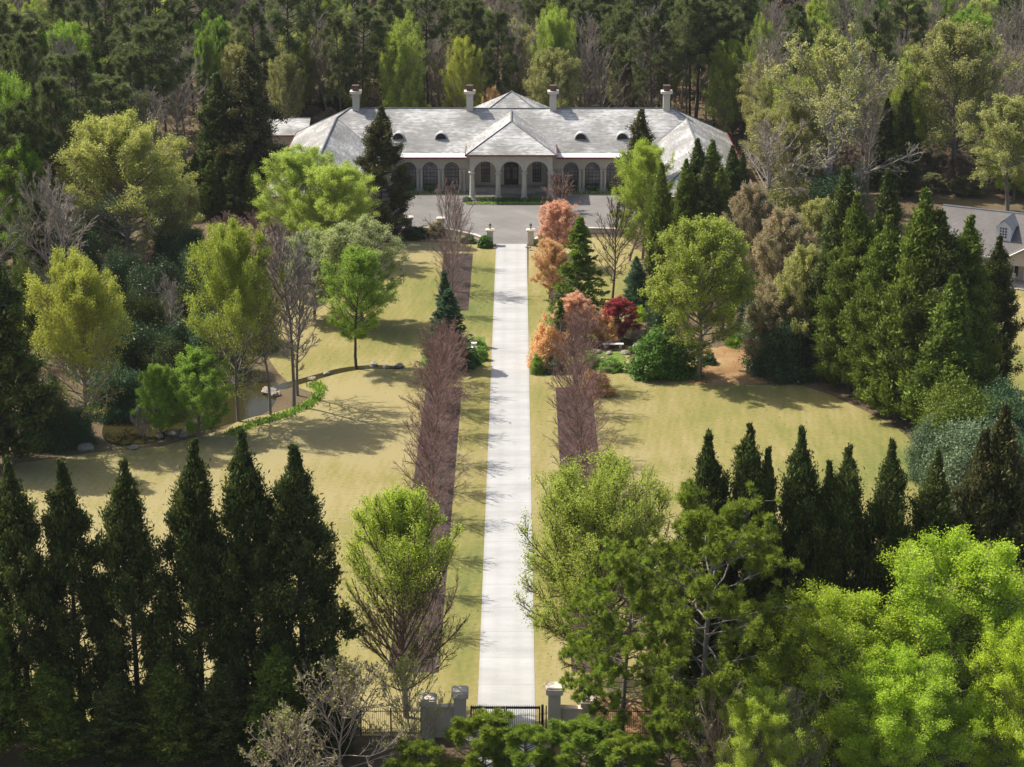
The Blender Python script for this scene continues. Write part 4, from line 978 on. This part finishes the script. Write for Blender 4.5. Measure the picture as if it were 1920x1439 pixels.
pl('vase_bare2', 822, 760, 640, 100, 'bare brownish tree at the near end of the left garden bed', 'tree', 'twig_brown', 'twig_purple')
pl('bare_shrub', 1050, 398, 326, 96, 'pinkish bare redbud in front of the portico', 'tree', 'twig_brown', 'twig_pink', name='bare_tree')
pl('bud_round0', 1046, 500, 380, 92, 'coral pink tree in leaf right of the drive by the forecourt', 'tree', 'twig_pink', 'coral')
pl('bud_round1', 1030, 560, 455, 75, 'thin orange-pink tree below the coral tree', 'tree', 'twig_pink', 'orange')
pl('deodar', 1086, 606, 402, 150, 'bright green pyramidal cedar right of the drive', 'cedar', 'bark_dark', 'deodar')
pl('spruce', 1048, 660, 560, 60, 'low green cedar boughs beside the drive below the bright cedar', 'cedar', 'bark_dark', 'deodar')
pl('vase_bare1', 1090, 725, 575, 130, 'bare purplish tree in the right garden bed beside the pond', 'tree', 'twig_brown', 'twig_purple')
pl('bushy', 1078, 640, 552, 95, 'orange-pink leafed shrub tree over the right garden bed', 'tree', 'twig_brown', 'coral')
pl('shrub_rag', 1028, 690, 615, 62, 'orange azalea-like shrub at the drive edge of the right garden bed', 'shrub', 'twig_brown', 'orange')
pl('shrub_rag', 1140, 640, 595, 50, 'orange shrub standing behind the garden pond', 'shrub', 'twig_brown', 'orange')
pl('bushy', 1160, 632, 560, 88, 'crimson maple above the garden pond', 'tree', 'twig_brown', 'red')
pl('bare_shrub', 1236, 642, 592, 80, 'reddish twiggy shrub under the round budding tree', 'shrub', 'twig_pink', 'red')
pl('shrub_rag', 1118, 738, 702, 60, 'orange tipped bush at the near end of the right garden bed', 'shrub', 'twig_brown', 'orange')
pl('shrub', 1238, 700, 632, 125, 'dark green spreading juniper beside the garden pond', 'shrub', 'bark_dark', 'box')
for i, (bx, by, ty, wd, m_) in enumerate([(1110, 690, 668, 40, 'cover'), (1145, 695, 676, 40, 'cover'), (1020, 650, 628, 22, 'cover'), (1030, 696, 670, 50, 'bluegreen'), (1008, 700, 672, 26, 'cover'), (897, 655, 640, 26, 'cover'), (899, 675, 655, 30, 'cover'), (880, 686, 662, 34, 'box')]):
    pl('shrub', bx, by, ty, wd, ['bright green low plant below the garden pond', 'bright green ground cover clump by the garden pond path', 'bright green clump at the far drive side of the right bed', 'blue-green low shrub at the near end of the right bed', 'bright green low hedge at the drive edge of the right bed', 'bright lime ground cover beside the pedestal', 'bright lime ground cover in front of the pedestal', 'dark green low shrub in front of the pedestal'][i], 'plant', 'bark_dark', m_, name='low_plant')
# shrubs round forecourt and portico
pl('ball', 910, 464, 443, 27, 'clipped green ball beside the left lantern pier', 'bush', 'bark_dark', 'box')
pl('ball', 1018, 462, 441, 24, 'clipped yellow-green ball beside the right lantern pier', 'bush', 'bark_dark', 'cover')
pl('ball', 1030, 465, 446, 22, 'reddish green rounded bush right of the right lantern pier', 'bush', 'bark_dark', 'orange')
pl('ball', 818, 444, 416, 32, 'rounded bush with orange tips in front of the left pier without lantern', 'bush', 'bark_dark', 'salmon')
pl('shrub', 783, 444, 430, 56, 'dark low hedge in the shade of the big conifer', 'bush', 'bark_dark', 'crypto_leaf')
pl('shrub', 880, 455, 444, 26, 'low dark bush against the curved wall', 'bush', 'bark_dark', 'box')
for i, (px_, r_) in enumerate(((876, 379), (934, 381), (983, 381), (1033, 381))):
    pl('ball', px_, r_, r_ - 10, 17, 'rounded grey-green bush at the foot of the %s portico column' % ['left outer', 'left inner', 'right inner', 'right outer'][i], 'bush', 'bark_dark', 'graygreen')
def hedge(name, x0, x1, y, dpt, h, mt, label):
    r = np.random.default_rng(int(abs(x0 * 10) + 5)); n = int((x1 - x0) * dpt * h * 260) + 500
    C = r.random((n, 3)) * np.array([x1 - x0, dpt, h]); C[:, 2] = h - (h - C[:, 2]) * r.random(n); V, F = leaves(C, .13, r)
    o = link(name, crown_mesh(name, V, F, r.random(n), mt)); o.location = (x0, y, .03); tag(o, label, 'hedge')
yh = at(960, 381)[1]
hedge('hedge', XC - 5.2, XC - 2.4, yh - .2, .9, .75, 'box', 'low dark hedge between the two left portico columns')
hedge('hedge', XC - 1.4, XC + 1.4, yh - .2, .9, .75, 'box', 'low dark hedge between the middle portico columns')
hedge('hedge', XC + 2.4, XC + 5.2, yh - .2, .9, .75, 'box', 'low dark hedge between the two right portico columns')
hedge('flower_border', XC - 6.6, XC + 6.6, yh - 1.35, .9, .28, 'cover', 'low yellow-green border in front of the portico hedges')
for c in lw + rw: hedge('hedge', c - .95, c + .95, 302.1, .8, .85, 'box', 'low dark hedge under the %s arched window %s of the portico' % (['nearest', 'second', 'third'][(lw if c in lw else rw).index(c)], 'left' if c in lw else 'right'))
hedge('hedge', XC - 17.3, XC - 7.4, 301.4, .6, .2, 'cover', 'low green edging along the left part of the house front')
hedge('hedge', XC + 7.4, XC + 17.3, 301.4, .6, .2, 'cover', 'low green edging along the right part of the house front')

# left side of the garden
pl('crypto1', 715, 447, 192, 125, 'dark conifer standing in front of the left part of the house', 'cypress', 'bark_dark', 'crypto_brown')
pl('thin_crypto', 1200, 420, 200, 118, 'sparse brownish conifer in front of the right part of the house roof', 'cypress', 'bark_dark', 'crypto_brown')
pl('cyp0', 412, 392, 132, 112, 'tall dark cypress, left one of the tall pair left of the house', 'cypress', 'bark_dark', 'crypto_leaf', 'dark cypresses left of the house')
pl('crypto2', 472, 392, 92, 150, 'tallest dark cypress beside the left end of the house', 'cypress', 'bark_dark', 'crypto_brown', 'dark cypresses left of the house')
pl('cyp1', 440, 385, 150, 100, 'dark cypress between the two tallest left of the house', 'cypress', 'bark_dark', 'crypto_leaf', 'dark cypresses left of the house')
for i, (bx, by, ty, wd) in enumerate([(372, 398, 285, 42), (398, 408, 298, 50), (437, 410, 300, 52), (480, 408, 300, 55), (512, 345, 258, 32), (350, 392, 290, 40), (420, 404, 268, 48)]):
    pl('cyp%d' % (i % 2), bx, by, ty, wd, 'low cypress left of the house, ' + ['second from the left before the tall ones', 'third from the left before the tall ones', 'fourth from the left before the tall ones', 'fifth from the left, nearest the lime trees', 'small one against the mansion wall', 'leftmost, behind the big yellow-green tree', 'small one tucked between the tall trunks'][i], 'cypress', 'bark_dark', 'crypto_bright' if i % 2 else 'crypto_leaf', 'low cypresses left of the house')
pl('cyp0', 12, 872, 440, 200, 'huge very dark conifer at the left edge', 'cypress', 'bark_dark', 'crypto_leaf')
pl('cyp1', 78, 570, 372, 90, 'dark cypress in the woods near the left edge', 'cypress', 'bark_dark', 'crypto_leaf')
pl('top_full1', 245, 515, 226, 270, 'big rounded yellow-green tree left of the house', 'tree', 'twig_gray', 'olive_bright')
pl('bushy', 330, 500, 320, 130, 'olive tree leaning against the right side of the big yellow-green tree', 'tree', 'twig_gray', 'olive')
pl('top_full0', 160, 822, 492, 215, 'golden yellow tree beside the pond', 'tree', 'twig_gray', 'yellow')
pl('top_full1', 447, 790, 432, 195, 'yellow-green tree at the near edge of the pond', 'tree', 'bark_gray', 'yellowgreen')
pl('tall_bare', 507, 778, 436, 120, 'slim bare grey tree on the pond bank, left of two', 'tree', 'bark_gray', 'twig_gray')
pl('tall_bare', 551, 762, 425, 160, 'bare grey tree on the pond bank, right of two', 'tree', 'bark_gray', 'twig_gray')
pl('round_bare', 558, 742, 455, 120, 'bare grey tree just behind the right bare one on the pond bank', 'tree', 'bark_gray', 'twig_gray')
pl('bud_round1', 680, 612, 418, 172, 'hazy green budding tree on the left lawn', 'tree', 'bark_gray', 'haze_pale')
pl('bud_round1', 590, 600, 440, 130, 'pale green budding tree behind the bare trees on the pond bank', 'tree', 'bark_gray', 'haze_pale')
pl('tall_bud', 668, 692, 470, 150, 'fresh green cypress-like tree with a straight trunk on the left lawn', 'tree', 'bark_dark', 'green')
pl('bushy', 372, 818, 660, 150, 'bright green low tree in front of the pond', 'tree', 'twig_gray', 'green')
pl('bushy', 300, 815, 690, 95, 'bright green multi-stemmed bush tree at the left of the pond shore', 'tree', 'twig_gray', 'green')
pl('bare_shrub', 268, 825, 762, 60, 'small bare vase shrub on the pond shore', 'shrub', 'twig_gray', 'twig_gray')
pl('full0', 565, 470, 283, 175, 'lime green tree nearest to the left wing of the house', 'tree', 'twig_gray', 'lime_soft')
pl('full1', 628, 492, 312, 180, 'lime green tree right of and below the one by the left wing', 'tree', 'twig_gray', 'lime_soft')
pl('round_bare', 690, 460, 328, 90, 'grey-olive hazy tree between the lime tree and the dark conifer', 'tree', 'twig_gray', 'olive')
pl('full1', 28, 500, 150, 175, 'bright lime green tree at the left edge', 'tree', 'twig_gray', 'green')
pl('bushy', 60, 520, 270, 120, 'bright green tree below and right of the left edge lime tree', 'tree', 'twig_gray', 'green')
pl('round_bare', 307, 676, 512, 90, 'small bare pale tree between the golden tree and the pond', 'tree', 'bark_pale', 'twig_pale')
for i, (bx, by, ty, wd, m_, lab) in enumerate([(235, 590, 478, 90, 'glossy', 'dark glossy magnolia-like shrub above the golden tree'), (290, 610, 500, 110, 'glossy', 'dark glossy shrub behind the small bare tree'), (320, 700, 610, 110, 'glossy', 'dark green shrub left of the yellow-green pond tree'), (95, 835, 720, 90, 'glossy', 'dark rounded shrub left of the golden tree trunk'), (140, 830, 770, 80, 'bluegreen', 'low dark shrub at the foot of the golden tree'), (60, 640, 500, 90, 'crypto_bright', 'dark green bush below the woods at the left edge'), (380, 560, 470, 100, 'glossy', 'dark shrub left of the yellow-green pond tree crown'), (130, 560, 430, 120, 'glossy', 'dark evergreen thicket between the golden tree and the woods'), (200, 460, 380, 100, 'bluegreen', 'dark thicket under the big yellow-green tree'), (340, 520, 440, 110, 'glossy', 'dark thicket right of the big yellow-green tree foot'),
        (230, 730, 600, 130, 'glossy', 'tall dark thicket behind the pond, left of its middle'), (400, 700, 590, 120, 'bluegreen', 'tall dark thicket behind the pond, near the yellow-green tree'), (190, 700, 560, 110, 'bluegreen', 'dark thicket behind the golden tree crown'), (270, 690, 560, 100, 'crypto_leaf', 'dark thicket beside the small bare pale tree'),
        (470, 650, 560, 110, 'olive', 'olive thicket behind the slim bare trees by the pond'), (430, 600, 500, 100, 'bluegreen', 'green thicket above the yellow-green pond tree'), (350, 640, 550, 100, 'crypto_leaf', 'dark low thicket between magnolia shrub and pond tree'),
        (215, 775, 690, 110, 'bluegreen', 'dark shrub overhanging the left end of the pond'), (300, 735, 650, 120, 'crypto_leaf', 'dark shrub on the far bank of the pond behind the green low tree')]):
    pl('big_shrub', bx, by, ty, wd, lab, 'shrub', 'bark_dark', m_)
for i, (bx, by, ty, wd) in enumerate([(430, 452, 398, 90), (480, 455, 395, 90), (520, 500, 420, 100), (450, 480, 415, 80)]):
    pl('bare_shrub', bx, by, ty, wd, 'purple-grey bare shrub above the yellow-green pond tree, ' + ['left', 'right', 'lower right', 'middle'][i] + ' one', 'shrub', 'twig_gray', 'twig_purple', 'bare shrubs above the pond trees')
# right side
pl('bud_round0', 1311, 712, 418, 210, 'round yellow-green budding tree on the right lawn', 'tree', 'bark_gray', 'haze_green', rz=1.1)
pl('full0', 1205, 485, 276, 130, 'yellow-green tree in front of the right wing of the house', 'tree', 'twig_gray', 'yellowgreen')
pl('round_bare', 1180, 490, 370, 100, 'grey hazy tree leaning left below the yellow-green tree at the right wing', 'tree', 'twig_gray', 'olive')
pl('round_bare', 1148, 566, 372, 95, 'thin bare tree behind the bright green cedar', 'tree', 'bark_dark', 'twig_brown')
pl('cyp0', 1238, 562, 300, 72, 'narrow dark cypress in front of the right wing', 'cypress', 'bark_dark', 'crypto_bright')
for i, (bx, by, ty, wd) in enumerate([(1300, 455, 256, 76), (1336, 452, 258, 78), (1368, 440, 270, 68), (1285, 470, 296, 66), (1322, 470, 296, 74), (1352, 465, 310, 70), (1388, 425, 282, 50)]):
    pl('cyp%d' % (i % 2), bx, by, ty, wd, 'dark cypress in the cluster right of the house, ' + ['left tall one', 'right tall one', 'shorter right one', 'front left one', 'front middle one', 'front right one', 'rightmost small one'][i], 'cypress', 'bark_dark', 'crypto_bright' if i % 2 else 'crypto_leaf', 'cypress cluster right of the house')
pl('cyp1', 1195, 585, 480, 60, 'dark low conifer left of the round budding tree', 'cypress', 'bark_dark', 'bluegreen')
G3 = 'big cypress group at the right of the lawn'
for i, (bx, by, ty, wd) in enumerate([(1568, 700, 312, 125), (1592, 735, 362, 130), (1640, 700, 318, 110), (1648, 765, 400, 135), (1688, 745, 405, 110), (1708, 790, 350, 150), (1745, 800, 392, 160), (1788, 795, 399, 155), (1848, 765, 444, 118), (1765, 830, 520, 140), (1575, 720, 500, 110), (1680, 785, 560, 120)]):
    pl('cyp%d' % (i % 2) if i in (0, 2, 5, 9, 10, 11) else 'crypto%d' % (i % 4), bx, by, ty - 8, wd * 1.08, 'green cypress in the group right of the lawn, ' + ['at its far left', 'second top from the left', 'behind the second top', 'third big top from the left', 'low top in the middle', 'rounded flat top in the middle', 'tall one right of the rounded top', 'tallest front one on the right', 'rightmost, beside the cottage', 'low front one at the right foot', 'low front one at the left foot', 'low front one at the middle foot'][i], 'cypress', 'bark_dark', 'crypto_bright' if i in (1, 3, 5, 7, 9, 10, 11) else 'crypto_leaf', G3)
pl('cyp0', 1652, 365, 180, 60, 'left one of two dark cypresses standing in the woods at upper right', 'cypress', 'bark_dark', 'crypto_leaf', 'two cypresses in the right woods')
pl('cyp1', 1690, 370, 166, 68, 'right one of two dark cypresses standing in the woods at upper right', 'cypress', 'bark_dark', 'crypto_leaf', 'two cypresses in the right woods')
for i, (bx, by, ty, wd, m_, lab) in enumerate([(1400, 560, 355, 140, 'salmon', 'leafy salmon-brown tree right of the cypress cluster'), (1460, 600, 400, 150, 'salmon', 'leafy brownish-pink tree in the middle of the right thicket'), (1500, 690, 470, 150, 'olive', 'leafy tree with grey-green and brown leaves left of the big cypresses'), (1450, 690, 540, 150, 'salmon', 'brownish tree just right of the round budding tree'), (1530, 560, 380, 120, 'olive', 'olive tree behind the right thicket'), (1355, 620, 430, 110, 'salmon', 'salmon tree behind the round budding tree')]):
    pl('bushy', bx, by, ty, wd, lab, 'tree', 'twig_gray', m_)
for i, (bx, by, ty, wd, m_, lab) in enumerate([(1470, 695, 590, 150, 'glossy', 'dark glossy shrub at the foot of the right thicket'), (1430, 640, 560, 110, 'graygreen', 'grey-green shrub behind the round budding tree'), (1535, 640, 470, 90, 'graygreen', 'grey-green shrub left of the big cypresses'),
        (1800, 880, 735, 180, 'crypto_bright', 'big dark green shrub below the big cypresses'), (1880, 880, 740, 150, 'bluegreen', 'big dark green shrub at the right edge below the cypresses'), (1830, 935, 800, 180, 'graygreen', 'big grey-green shrub at the right of the lawn'), (1915, 960, 820, 130, 'bluegreen', 'dark shrub at the right edge beside the grey-green one'), (1760, 900, 800, 110, 'graygreen', 'grey-green shrub at the lawn corner on the right'), (1560, 420, 330, 110, 'bluegreen', 'dark green thicket below the bare oak'), (1600, 500, 430, 120, 'olive', 'olive thicket behind the big cypresses'), (1480, 420, 350, 130, 'olive', 'olive undergrowth left of the bare oak foot'), (1240, 640, 560, 60, 'bluegreen', 'dark shrub left of the round budding tree trunk')]):
    pl('big_shrub', bx, by, ty, wd, lab, 'shrub', 'bark_dark', m_)
pl('shrub', 1378, 650, 632, 30, 'small green strap-leaved plant on the pine straw', 'plant', 'bark_dark', 'green', name='low_plant')
pl('shrub', 1330, 682, 664, 26, 'small dark plant beside the trunk of the round budding tree', 'plant', 'bark_dark', 'bluegreen', name='low_plant')
pl('shrub', 1200, 600, 580, 24, 'lime green small plant left of the round budding tree', 'plant', 'bark_dark', 'lime', name='low_plant')
pl('shrub', 1885, 534, 521, 16, 'rounded green bush beside the cottage steps', 'bush', 'bark_dark', 'box')
pl('oak', 1550, 410, 62, 330, 'huge sprawling oak with pale bare limbs right of the house', 'oak', 'bark_pale', 'olive', rz=.3)
pl('spread_bare', 1440, 420, 210, 200, 'bare pinkish-grey spreading tree right of the mansion roof', 'tree', 'bark_pale', 'twig_pale')
pl('oak_bud', 1790, 350, 48, 240, 'tall oak with yellowish buds and dark trunk at upper right', 'oak', 'bark_gray', 'olive')
pl('oak_bud', 1888, 395, 185, 190, 'yellow-green oak behind the cottage roof', 'oak', 'bark_gray', 'olive')
pl('full1', 1900, 375, 230, 130, 'yellowish leafy tree just behind the cottage ridge', 'tree', 'bark_gray', 'yellowgreen')
for i, (bx, by, ty, wd) in enumerate([(575, 262, 168, 40), (608, 262, 150, 38), (638, 262, 155, 42), (590, 262, 190, 36), (745, 240, 165, 36), (735, 235, 180, 34)]):
    pl('cyp%d' % (i % 2), bx, by - 30, ty, wd, 'small dark conifer behind the house, ' + ['leftmost of the group', 'second of the group, taller', 'third of the group near the chimney', 'low one in the group', 'right of the dark front conifer', 'tiny one right of the left chimney'][i], 'cypress', 'bark_dark', 'crypto_leaf', 'small conifers behind the house')

# the stones of pond and stream
rg = random.Random(3)
for i, (px_, r_, s_) in enumerate([(508, 738, .9), (516, 742, .7), (500, 733, .6), (325, 815, .8), (345, 818, .6), (300, 820, .5), (160, 842, .9), (250, 842, .6), (700, 686, .6), (724, 690, .5), (748, 688, .6), (612, 702, .5), (585, 712, .5), (1118, 662, .6), (1142, 664, .5), (1172, 664, .6), (1196, 652, .7), (1130, 676, .5), (927, 466, .35), (990, 465, .4), (995, 470, .3)]):
    r = np.random.default_rng(i); n_, m_ = 7, 10; b = MB(); vs_ = []
    x, y = at(px_, r_)
    b.lathe(0, 0, [(s_ * .9, 0), (s_, s_ * .25), (s_ * .8, s_ * .5), (s_ * .4, s_ * .62)], 9)
    b.v = [(vx * (1 + r.normal(0, .12)), vy * (.75 + r.normal(0, .1)), vz * (1 + r.normal(0, .12))) for vx, vy, vz in b.v]
    o = b.build('boulder', 'rock'); o.location = (x, y, 0); o.rotation_euler = (0, 0, i)
    where = 'beside the pond inlet' if i < 3 else 'on the pond shore' if i < 8 else 'beside the small stream' if i < 13 else 'around the garden pond' if i < 18 else 'at the end of the drive by the lantern piers'
    tag(o, 'rough brown stone lying ' + where, 'stone', 'stones ' + where)

# dry leaves and clippings blown over the lawns
r = np.random.default_rng(21); C = []
for x0, x1, n_ in ((-60, DL - .2, 9000), (DR + .2, 48, 7000)):
    x = r.uniform(x0, x1, n_); y = r.uniform(132, 272, n_); C.append(np.stack([x, y, np.full(n_, .03) + r.random(n_) * .03], 1))
C = np.concatenate(C); g = np.sin(C[:, 0] * .31) * np.sin(C[:, 1] * .23 + 1) + r.normal(0, .6, len(C)) > .25; C = C[g]
V, F = leaves(C, .09, r, 1.5, None, 1, N=np.tile(UP, (len(C), 1)), ns=.5)
o = link('fallen_leaves', crown_mesh('fallen_leaves', V, F, r.random(len(C)), 'brush')); tag(o, 'dry brown leaves scattered over the lawns', 'leaf litter', kind='stuff')

# ------------------------------------------------------------------ the woods
wr = random.Random(11); placed = []
KINDS = {
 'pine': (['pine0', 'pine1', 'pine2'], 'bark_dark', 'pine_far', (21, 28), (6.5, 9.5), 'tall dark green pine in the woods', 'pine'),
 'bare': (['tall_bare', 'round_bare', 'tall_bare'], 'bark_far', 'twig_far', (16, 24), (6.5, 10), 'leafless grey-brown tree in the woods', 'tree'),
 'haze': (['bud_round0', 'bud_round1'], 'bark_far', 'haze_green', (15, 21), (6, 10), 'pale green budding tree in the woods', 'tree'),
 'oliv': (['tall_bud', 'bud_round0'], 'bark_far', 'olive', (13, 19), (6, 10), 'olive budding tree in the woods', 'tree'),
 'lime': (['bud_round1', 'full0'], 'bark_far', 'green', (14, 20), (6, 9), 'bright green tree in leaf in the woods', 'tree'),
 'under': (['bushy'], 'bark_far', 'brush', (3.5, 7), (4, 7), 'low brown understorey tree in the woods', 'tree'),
}
KINDS['scrub'] = (['bushy'], 'bark_far', 'scrub', (2.5, 5.5), (4, 7), 'low olive scrub tree in the woods', 'tree')
def wood_tree(kind, x, y, where, h=None, wd=None, label=None, mt=None):
    keys, bk, lf, hr, wdr, lab, cat = KINDS[kind]; key = wr.choice(keys)
    plant(key, x, y, h or wr.uniform(*hr), wd or wr.uniform(*wdr), label or lab + ' ' + where, cat, bk, mt or lf, (lab + ' ' + where).replace('tree', 'trees').replace('pine ', 'pines ') if not label else None)
    placed.append((x, y))
def free(x, y, d):
    return all((x - a) ** 2 + (y - b) ** 2 > d * d for a, b in placed)
# trees of the woods that stand out in the photograph
for bx, top, wpx, kind, mt, Y, lab in [
    (1040, 28, 95, 'lime', 'haze_green', 338, 'light green tree rising behind the third chimney'),
    (870, 78, 80, 'lime', 'yellow', 336, 'golden olive tree behind the second chimney'),
    (938, 20, 85, 'pine', None, 340, 'dark pine left of the light green tree behind the roof'),
    (400, 58, 55, 'lime', 'green', 345, 'narrow bright green tree above the tall cypresses on the left'),
    (335, 80, 60, 'lime', 'haze_green', 345, 'narrow pale green tree with grey trunk at upper left'),
    (130, 55, 140, 'lime', 'green', 320, 'bright green tree among the pines at upper left'),
    (1600, -30, 120, 'lime', 'green', 420, 'vivid green tree at the top edge on the right'),
    (1545, -20, 80, 'lime', 'green', 415, 'vivid green tree at the top edge right of the dark pines'),
    (1850, -10, 110, 'lime', 'green', 420, 'bright green tree at the top right'),
    (680, 10, 110, 'pine', None, 336, 'tall pine with a long bare trunk behind the left chimney'),
    (740, -10, 90, 'pine', None, 346, 'dark pine right of the long bare pine trunk'),
    (1165, 8, 95, 'pine', None, 342, 'green pine between the third and fourth chimneys'),
    (1300, 5, 120, 'pine', None, 338, 'very dark pine above the right end of the roof'),
    (1250, -20, 110, 'pine', None, 350, 'dark pine behind the fourth chimney'),
    (1360, 20, 110, 'pine', None, 340, 'dark pine at the right corner of the roof'),
    (1485, 8, 90, 'pine', None, 345, 'rounded dark pine left of the bare oak crown'),
    (925, 168, 50, 'under', 'orange', 332, 'orange-brown bush behind the roof, left of the roof peak'),
    (110, 100, 150, 'pine', None, 300, 'broad dark pine at upper left, behind the bright green tree'),
    (215, 150, 130, 'pine', None, 292, 'broad dark pine behind the big yellow-green tree'),
    (60, 30, 150, 'pine', None, 320, 'tall dark pine at the top left corner'),
    (255, 60, 120, 'pine', None, 325, 'dark pine with visible trunk at upper left')]:
    # solve x so that it stands at distance Y under that photo column
    h = height_at(bx, top, Y); x = at(bx, 300, h / 2)[0] * Y / at(bx, 300, h / 2)[1]
    wood_tree(kind, x, Y, '', max(h, 4), wpx * mpp(Y), lab, mt)
def zone(n, xr, yr, mix, where, dmin, ok=lambda x, y: True):
    k = t_ = 0
    while k < n and t_ < n * 60:
        t_ += 1; x = wr.uniform(*xr); y = wr.uniform(*yr)
        if not ok(x, y) or not free(x, y, dmin): continue
        r = wr.random() * sum(mix.values()); 
        for kind, p in mix.items():
            r -= p
            if r <= 0: break
        wood_tree(kind, x, y, where); k += 1
inview = lambda x, y: abs(x) < y * .252 + 6
zone(125, (-46, 40), (331, 400), dict(pine=4.2, bare=6, haze=2.4, oliv=1.5), 'behind the house', 4.3, inview)
zone(60, (-50, 44), (326, 350), dict(under=1), 'just behind the house', 2.6, inview)
zone(62, (-110, -46), (322, 400), dict(pine=3, bare=4, haze=1.6, oliv=1, lime=.5), 'at upper left', 5, inview)
zone(60, (40, 110), (325, 400), dict(pine=1.2, bare=3.4, haze=1.6, oliv=2, lime=.6), 'at upper right', 5, inview)
zone(34, (-88, -52), (255, 322), dict(pine=3, bare=2, oliv=1, under=1.2), 'at the left', 4.2, lambda x, y: inview(x, y) and x < -50 and (y > 290 or x < -58))
zone(46, (60, 110), (300, 350), dict(scrub=3, under=1), 'behind the cottage', 3.2, inview)
zone(34, (37, 88), (285, 325), dict(bare=3, oliv=2, haze=1, under=1.2, scrub=2.5, pine=.4), 'right of the house', 4, lambda x, y: inview(x, y) and not (50 < x and y < 300))
zone(10, (-80, -48), (205, 262), dict(pine=1, bare=1, under=2), 'at the far left beside the pond', 5, lambda x, y: x < -y * .215 and inview(x, y))
# beyond those the wood reads as one mass: one object
def merged(keys, pts, name, mt, part):
    Vs = []; Fs = []; rr = []; o = 0; r = np.random.default_rng(5)
    for i, (x, y, h, wd) in enumerate(pts):
        me = protos[keys[i % len(keys)]][part]; H, W = protos[keys[i % len(keys)]][2:4]
        if not len(me.vertices): continue
        if me.name not in cache:
            v = np.zeros(len(me.vertices) * 3, np.float32); me.vertices.foreach_get('co', v); f = np.zeros(len(me.loops), np.int32); me.loops.foreach_get('vertex_index', f)
            cache[me.name] = (v.reshape(-1, 3), f.reshape(-1, 4))
        v, f = cache[me.name]
        if part == 1: sel = r.random(len(f)) < .30; f = f[sel]; v = v[f.ravel()]; f = np.arange(len(v)).reshape(-1, 4); c = v.reshape(-1, 4, 3).mean(1, keepdims=True); v = (c + (v.reshape(-1, 4, 3) - c) * 1.7).reshape(-1, 3)
        else: sel = np.arange(len(f)) < 700; f = f[sel]; v = v[:f.max() + 1]
        a = r.uniform(0, 6.28); ca, sa = math.cos(a), math.sin(a); v = v * np.array([wd / W, wd / W, h / H])
        v = np.stack([v[:, 0] * ca - v[:, 1] * sa + x, v[:, 0] * sa + v[:, 1] * ca + y, v[:, 2]], 1)
        Vs.append(v); Fs.append(f + o); o += len(v); rr.append(np.full(len(f), r.random() * .5) + r.random(len(f)) * .4)
    return fast_mesh(name, np.concatenate(Vs), Fs, rnd=np.concatenate(rr), material=mt)
cache = {}
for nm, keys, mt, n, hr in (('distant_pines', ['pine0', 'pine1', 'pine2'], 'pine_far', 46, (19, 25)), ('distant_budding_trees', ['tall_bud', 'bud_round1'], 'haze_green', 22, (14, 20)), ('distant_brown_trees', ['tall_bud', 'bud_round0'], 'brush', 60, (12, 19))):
    pts = []
    while len(pts) < n:
        x = wr.uniform(-135, 135); y = wr.uniform(402, 530)
        if abs(x) < y * .252 + 6: pts.append((x, y, wr.uniform(*hr), wr.uniform(8, 13)))
    o = link(nm, merged(keys, pts, nm, mt, 1)); tag(o, {'distant_pines': 'far mass of dark pine crowns along the top of the photo', 'distant_budding_trees': 'far mass of pale green crowns along the top of the photo', 'distant_brown_trees': 'far mass of leafless brownish crowns along the top'}[nm], 'woodland', kind='stuff')
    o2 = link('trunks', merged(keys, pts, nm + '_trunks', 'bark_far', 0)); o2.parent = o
# dead leaves and brush on the wood floor
r = np.random.default_rng(8); n = 60000
x = r.uniform(-130, 130, n * 2); y = r.uniform(324, 470, n * 2); k = (np.abs(x) < y * .255 + 8); x, y = x[k][:n], y[k][:n]
g = np.sin(x * .21 + 2) * np.sin(y * .17) + r.normal(0, .5, len(x)) > 0
C = np.stack([x[g], y[g], r.random(g.sum()) ** 2 * 1.3 + .05], 1); V, F = leaves(C, .38, r, 1.8)
o = link('undergrowth', crown_mesh('undergrowth', V, F, r.random(len(C)), 'brush')); tag(o, 'brown brush and leaf litter on the floor of the woods', 'undergrowth', kind='stuff')
# daffodil-like green band along the pond path
path = [at(a, b) for a, b in [(430, 815), (480, 795), (540, 778), (575, 762), (596, 745), (602, 728), (585, 722)]]
C = []
for (x0, y0), (x1, y1) in zip(path[:-1], path[1:]):
    m_ = 260; t_ = r.random(m_); C.append(np.stack([x0 + (x1 - x0) * t_ + r.normal(0, .3, m_), y0 + (y1 - y0) * t_ + r.normal(0, .45, m_), r.random(m_) ** 2 * .2 + .03], 1))
C = np.concatenate(C); V, F = leaves(C, .2, r, 2.2, np.tile(UP, (len(C), 1)), .6)
o = link('ground_cover', crown_mesh('ground_cover', V, F, r.random(len(C)), 'cover')); tag(o, 'bright green leafy strip curving along the pond bank', 'ground cover', kind='stuff')
# ------------------------------------------------------------------ thin air between camera and woods
b = MB(); b.box(-700, 700, -60, 1500, -1.0, 90)
m = bpy.data.materials.new('haze'); m.use_nodes = True; n_ = m.node_tree.nodes; n_.remove(n_['Principled BSDF'])
pv = n_.new('ShaderNodeVolumePrincipled'); pv.inputs['Color'].default_value = (.92, .94, .96, 1); pv.inputs['Density'].default_value = .00005
m.node_tree.links.new(pv.outputs[0], n_['Material Output'].inputs['Volume']); M['haze'] = m
o = b.build('haze', 'haze'); tag(o, 'faint pale haze softening the far woods', 'haze', kind='stuff')
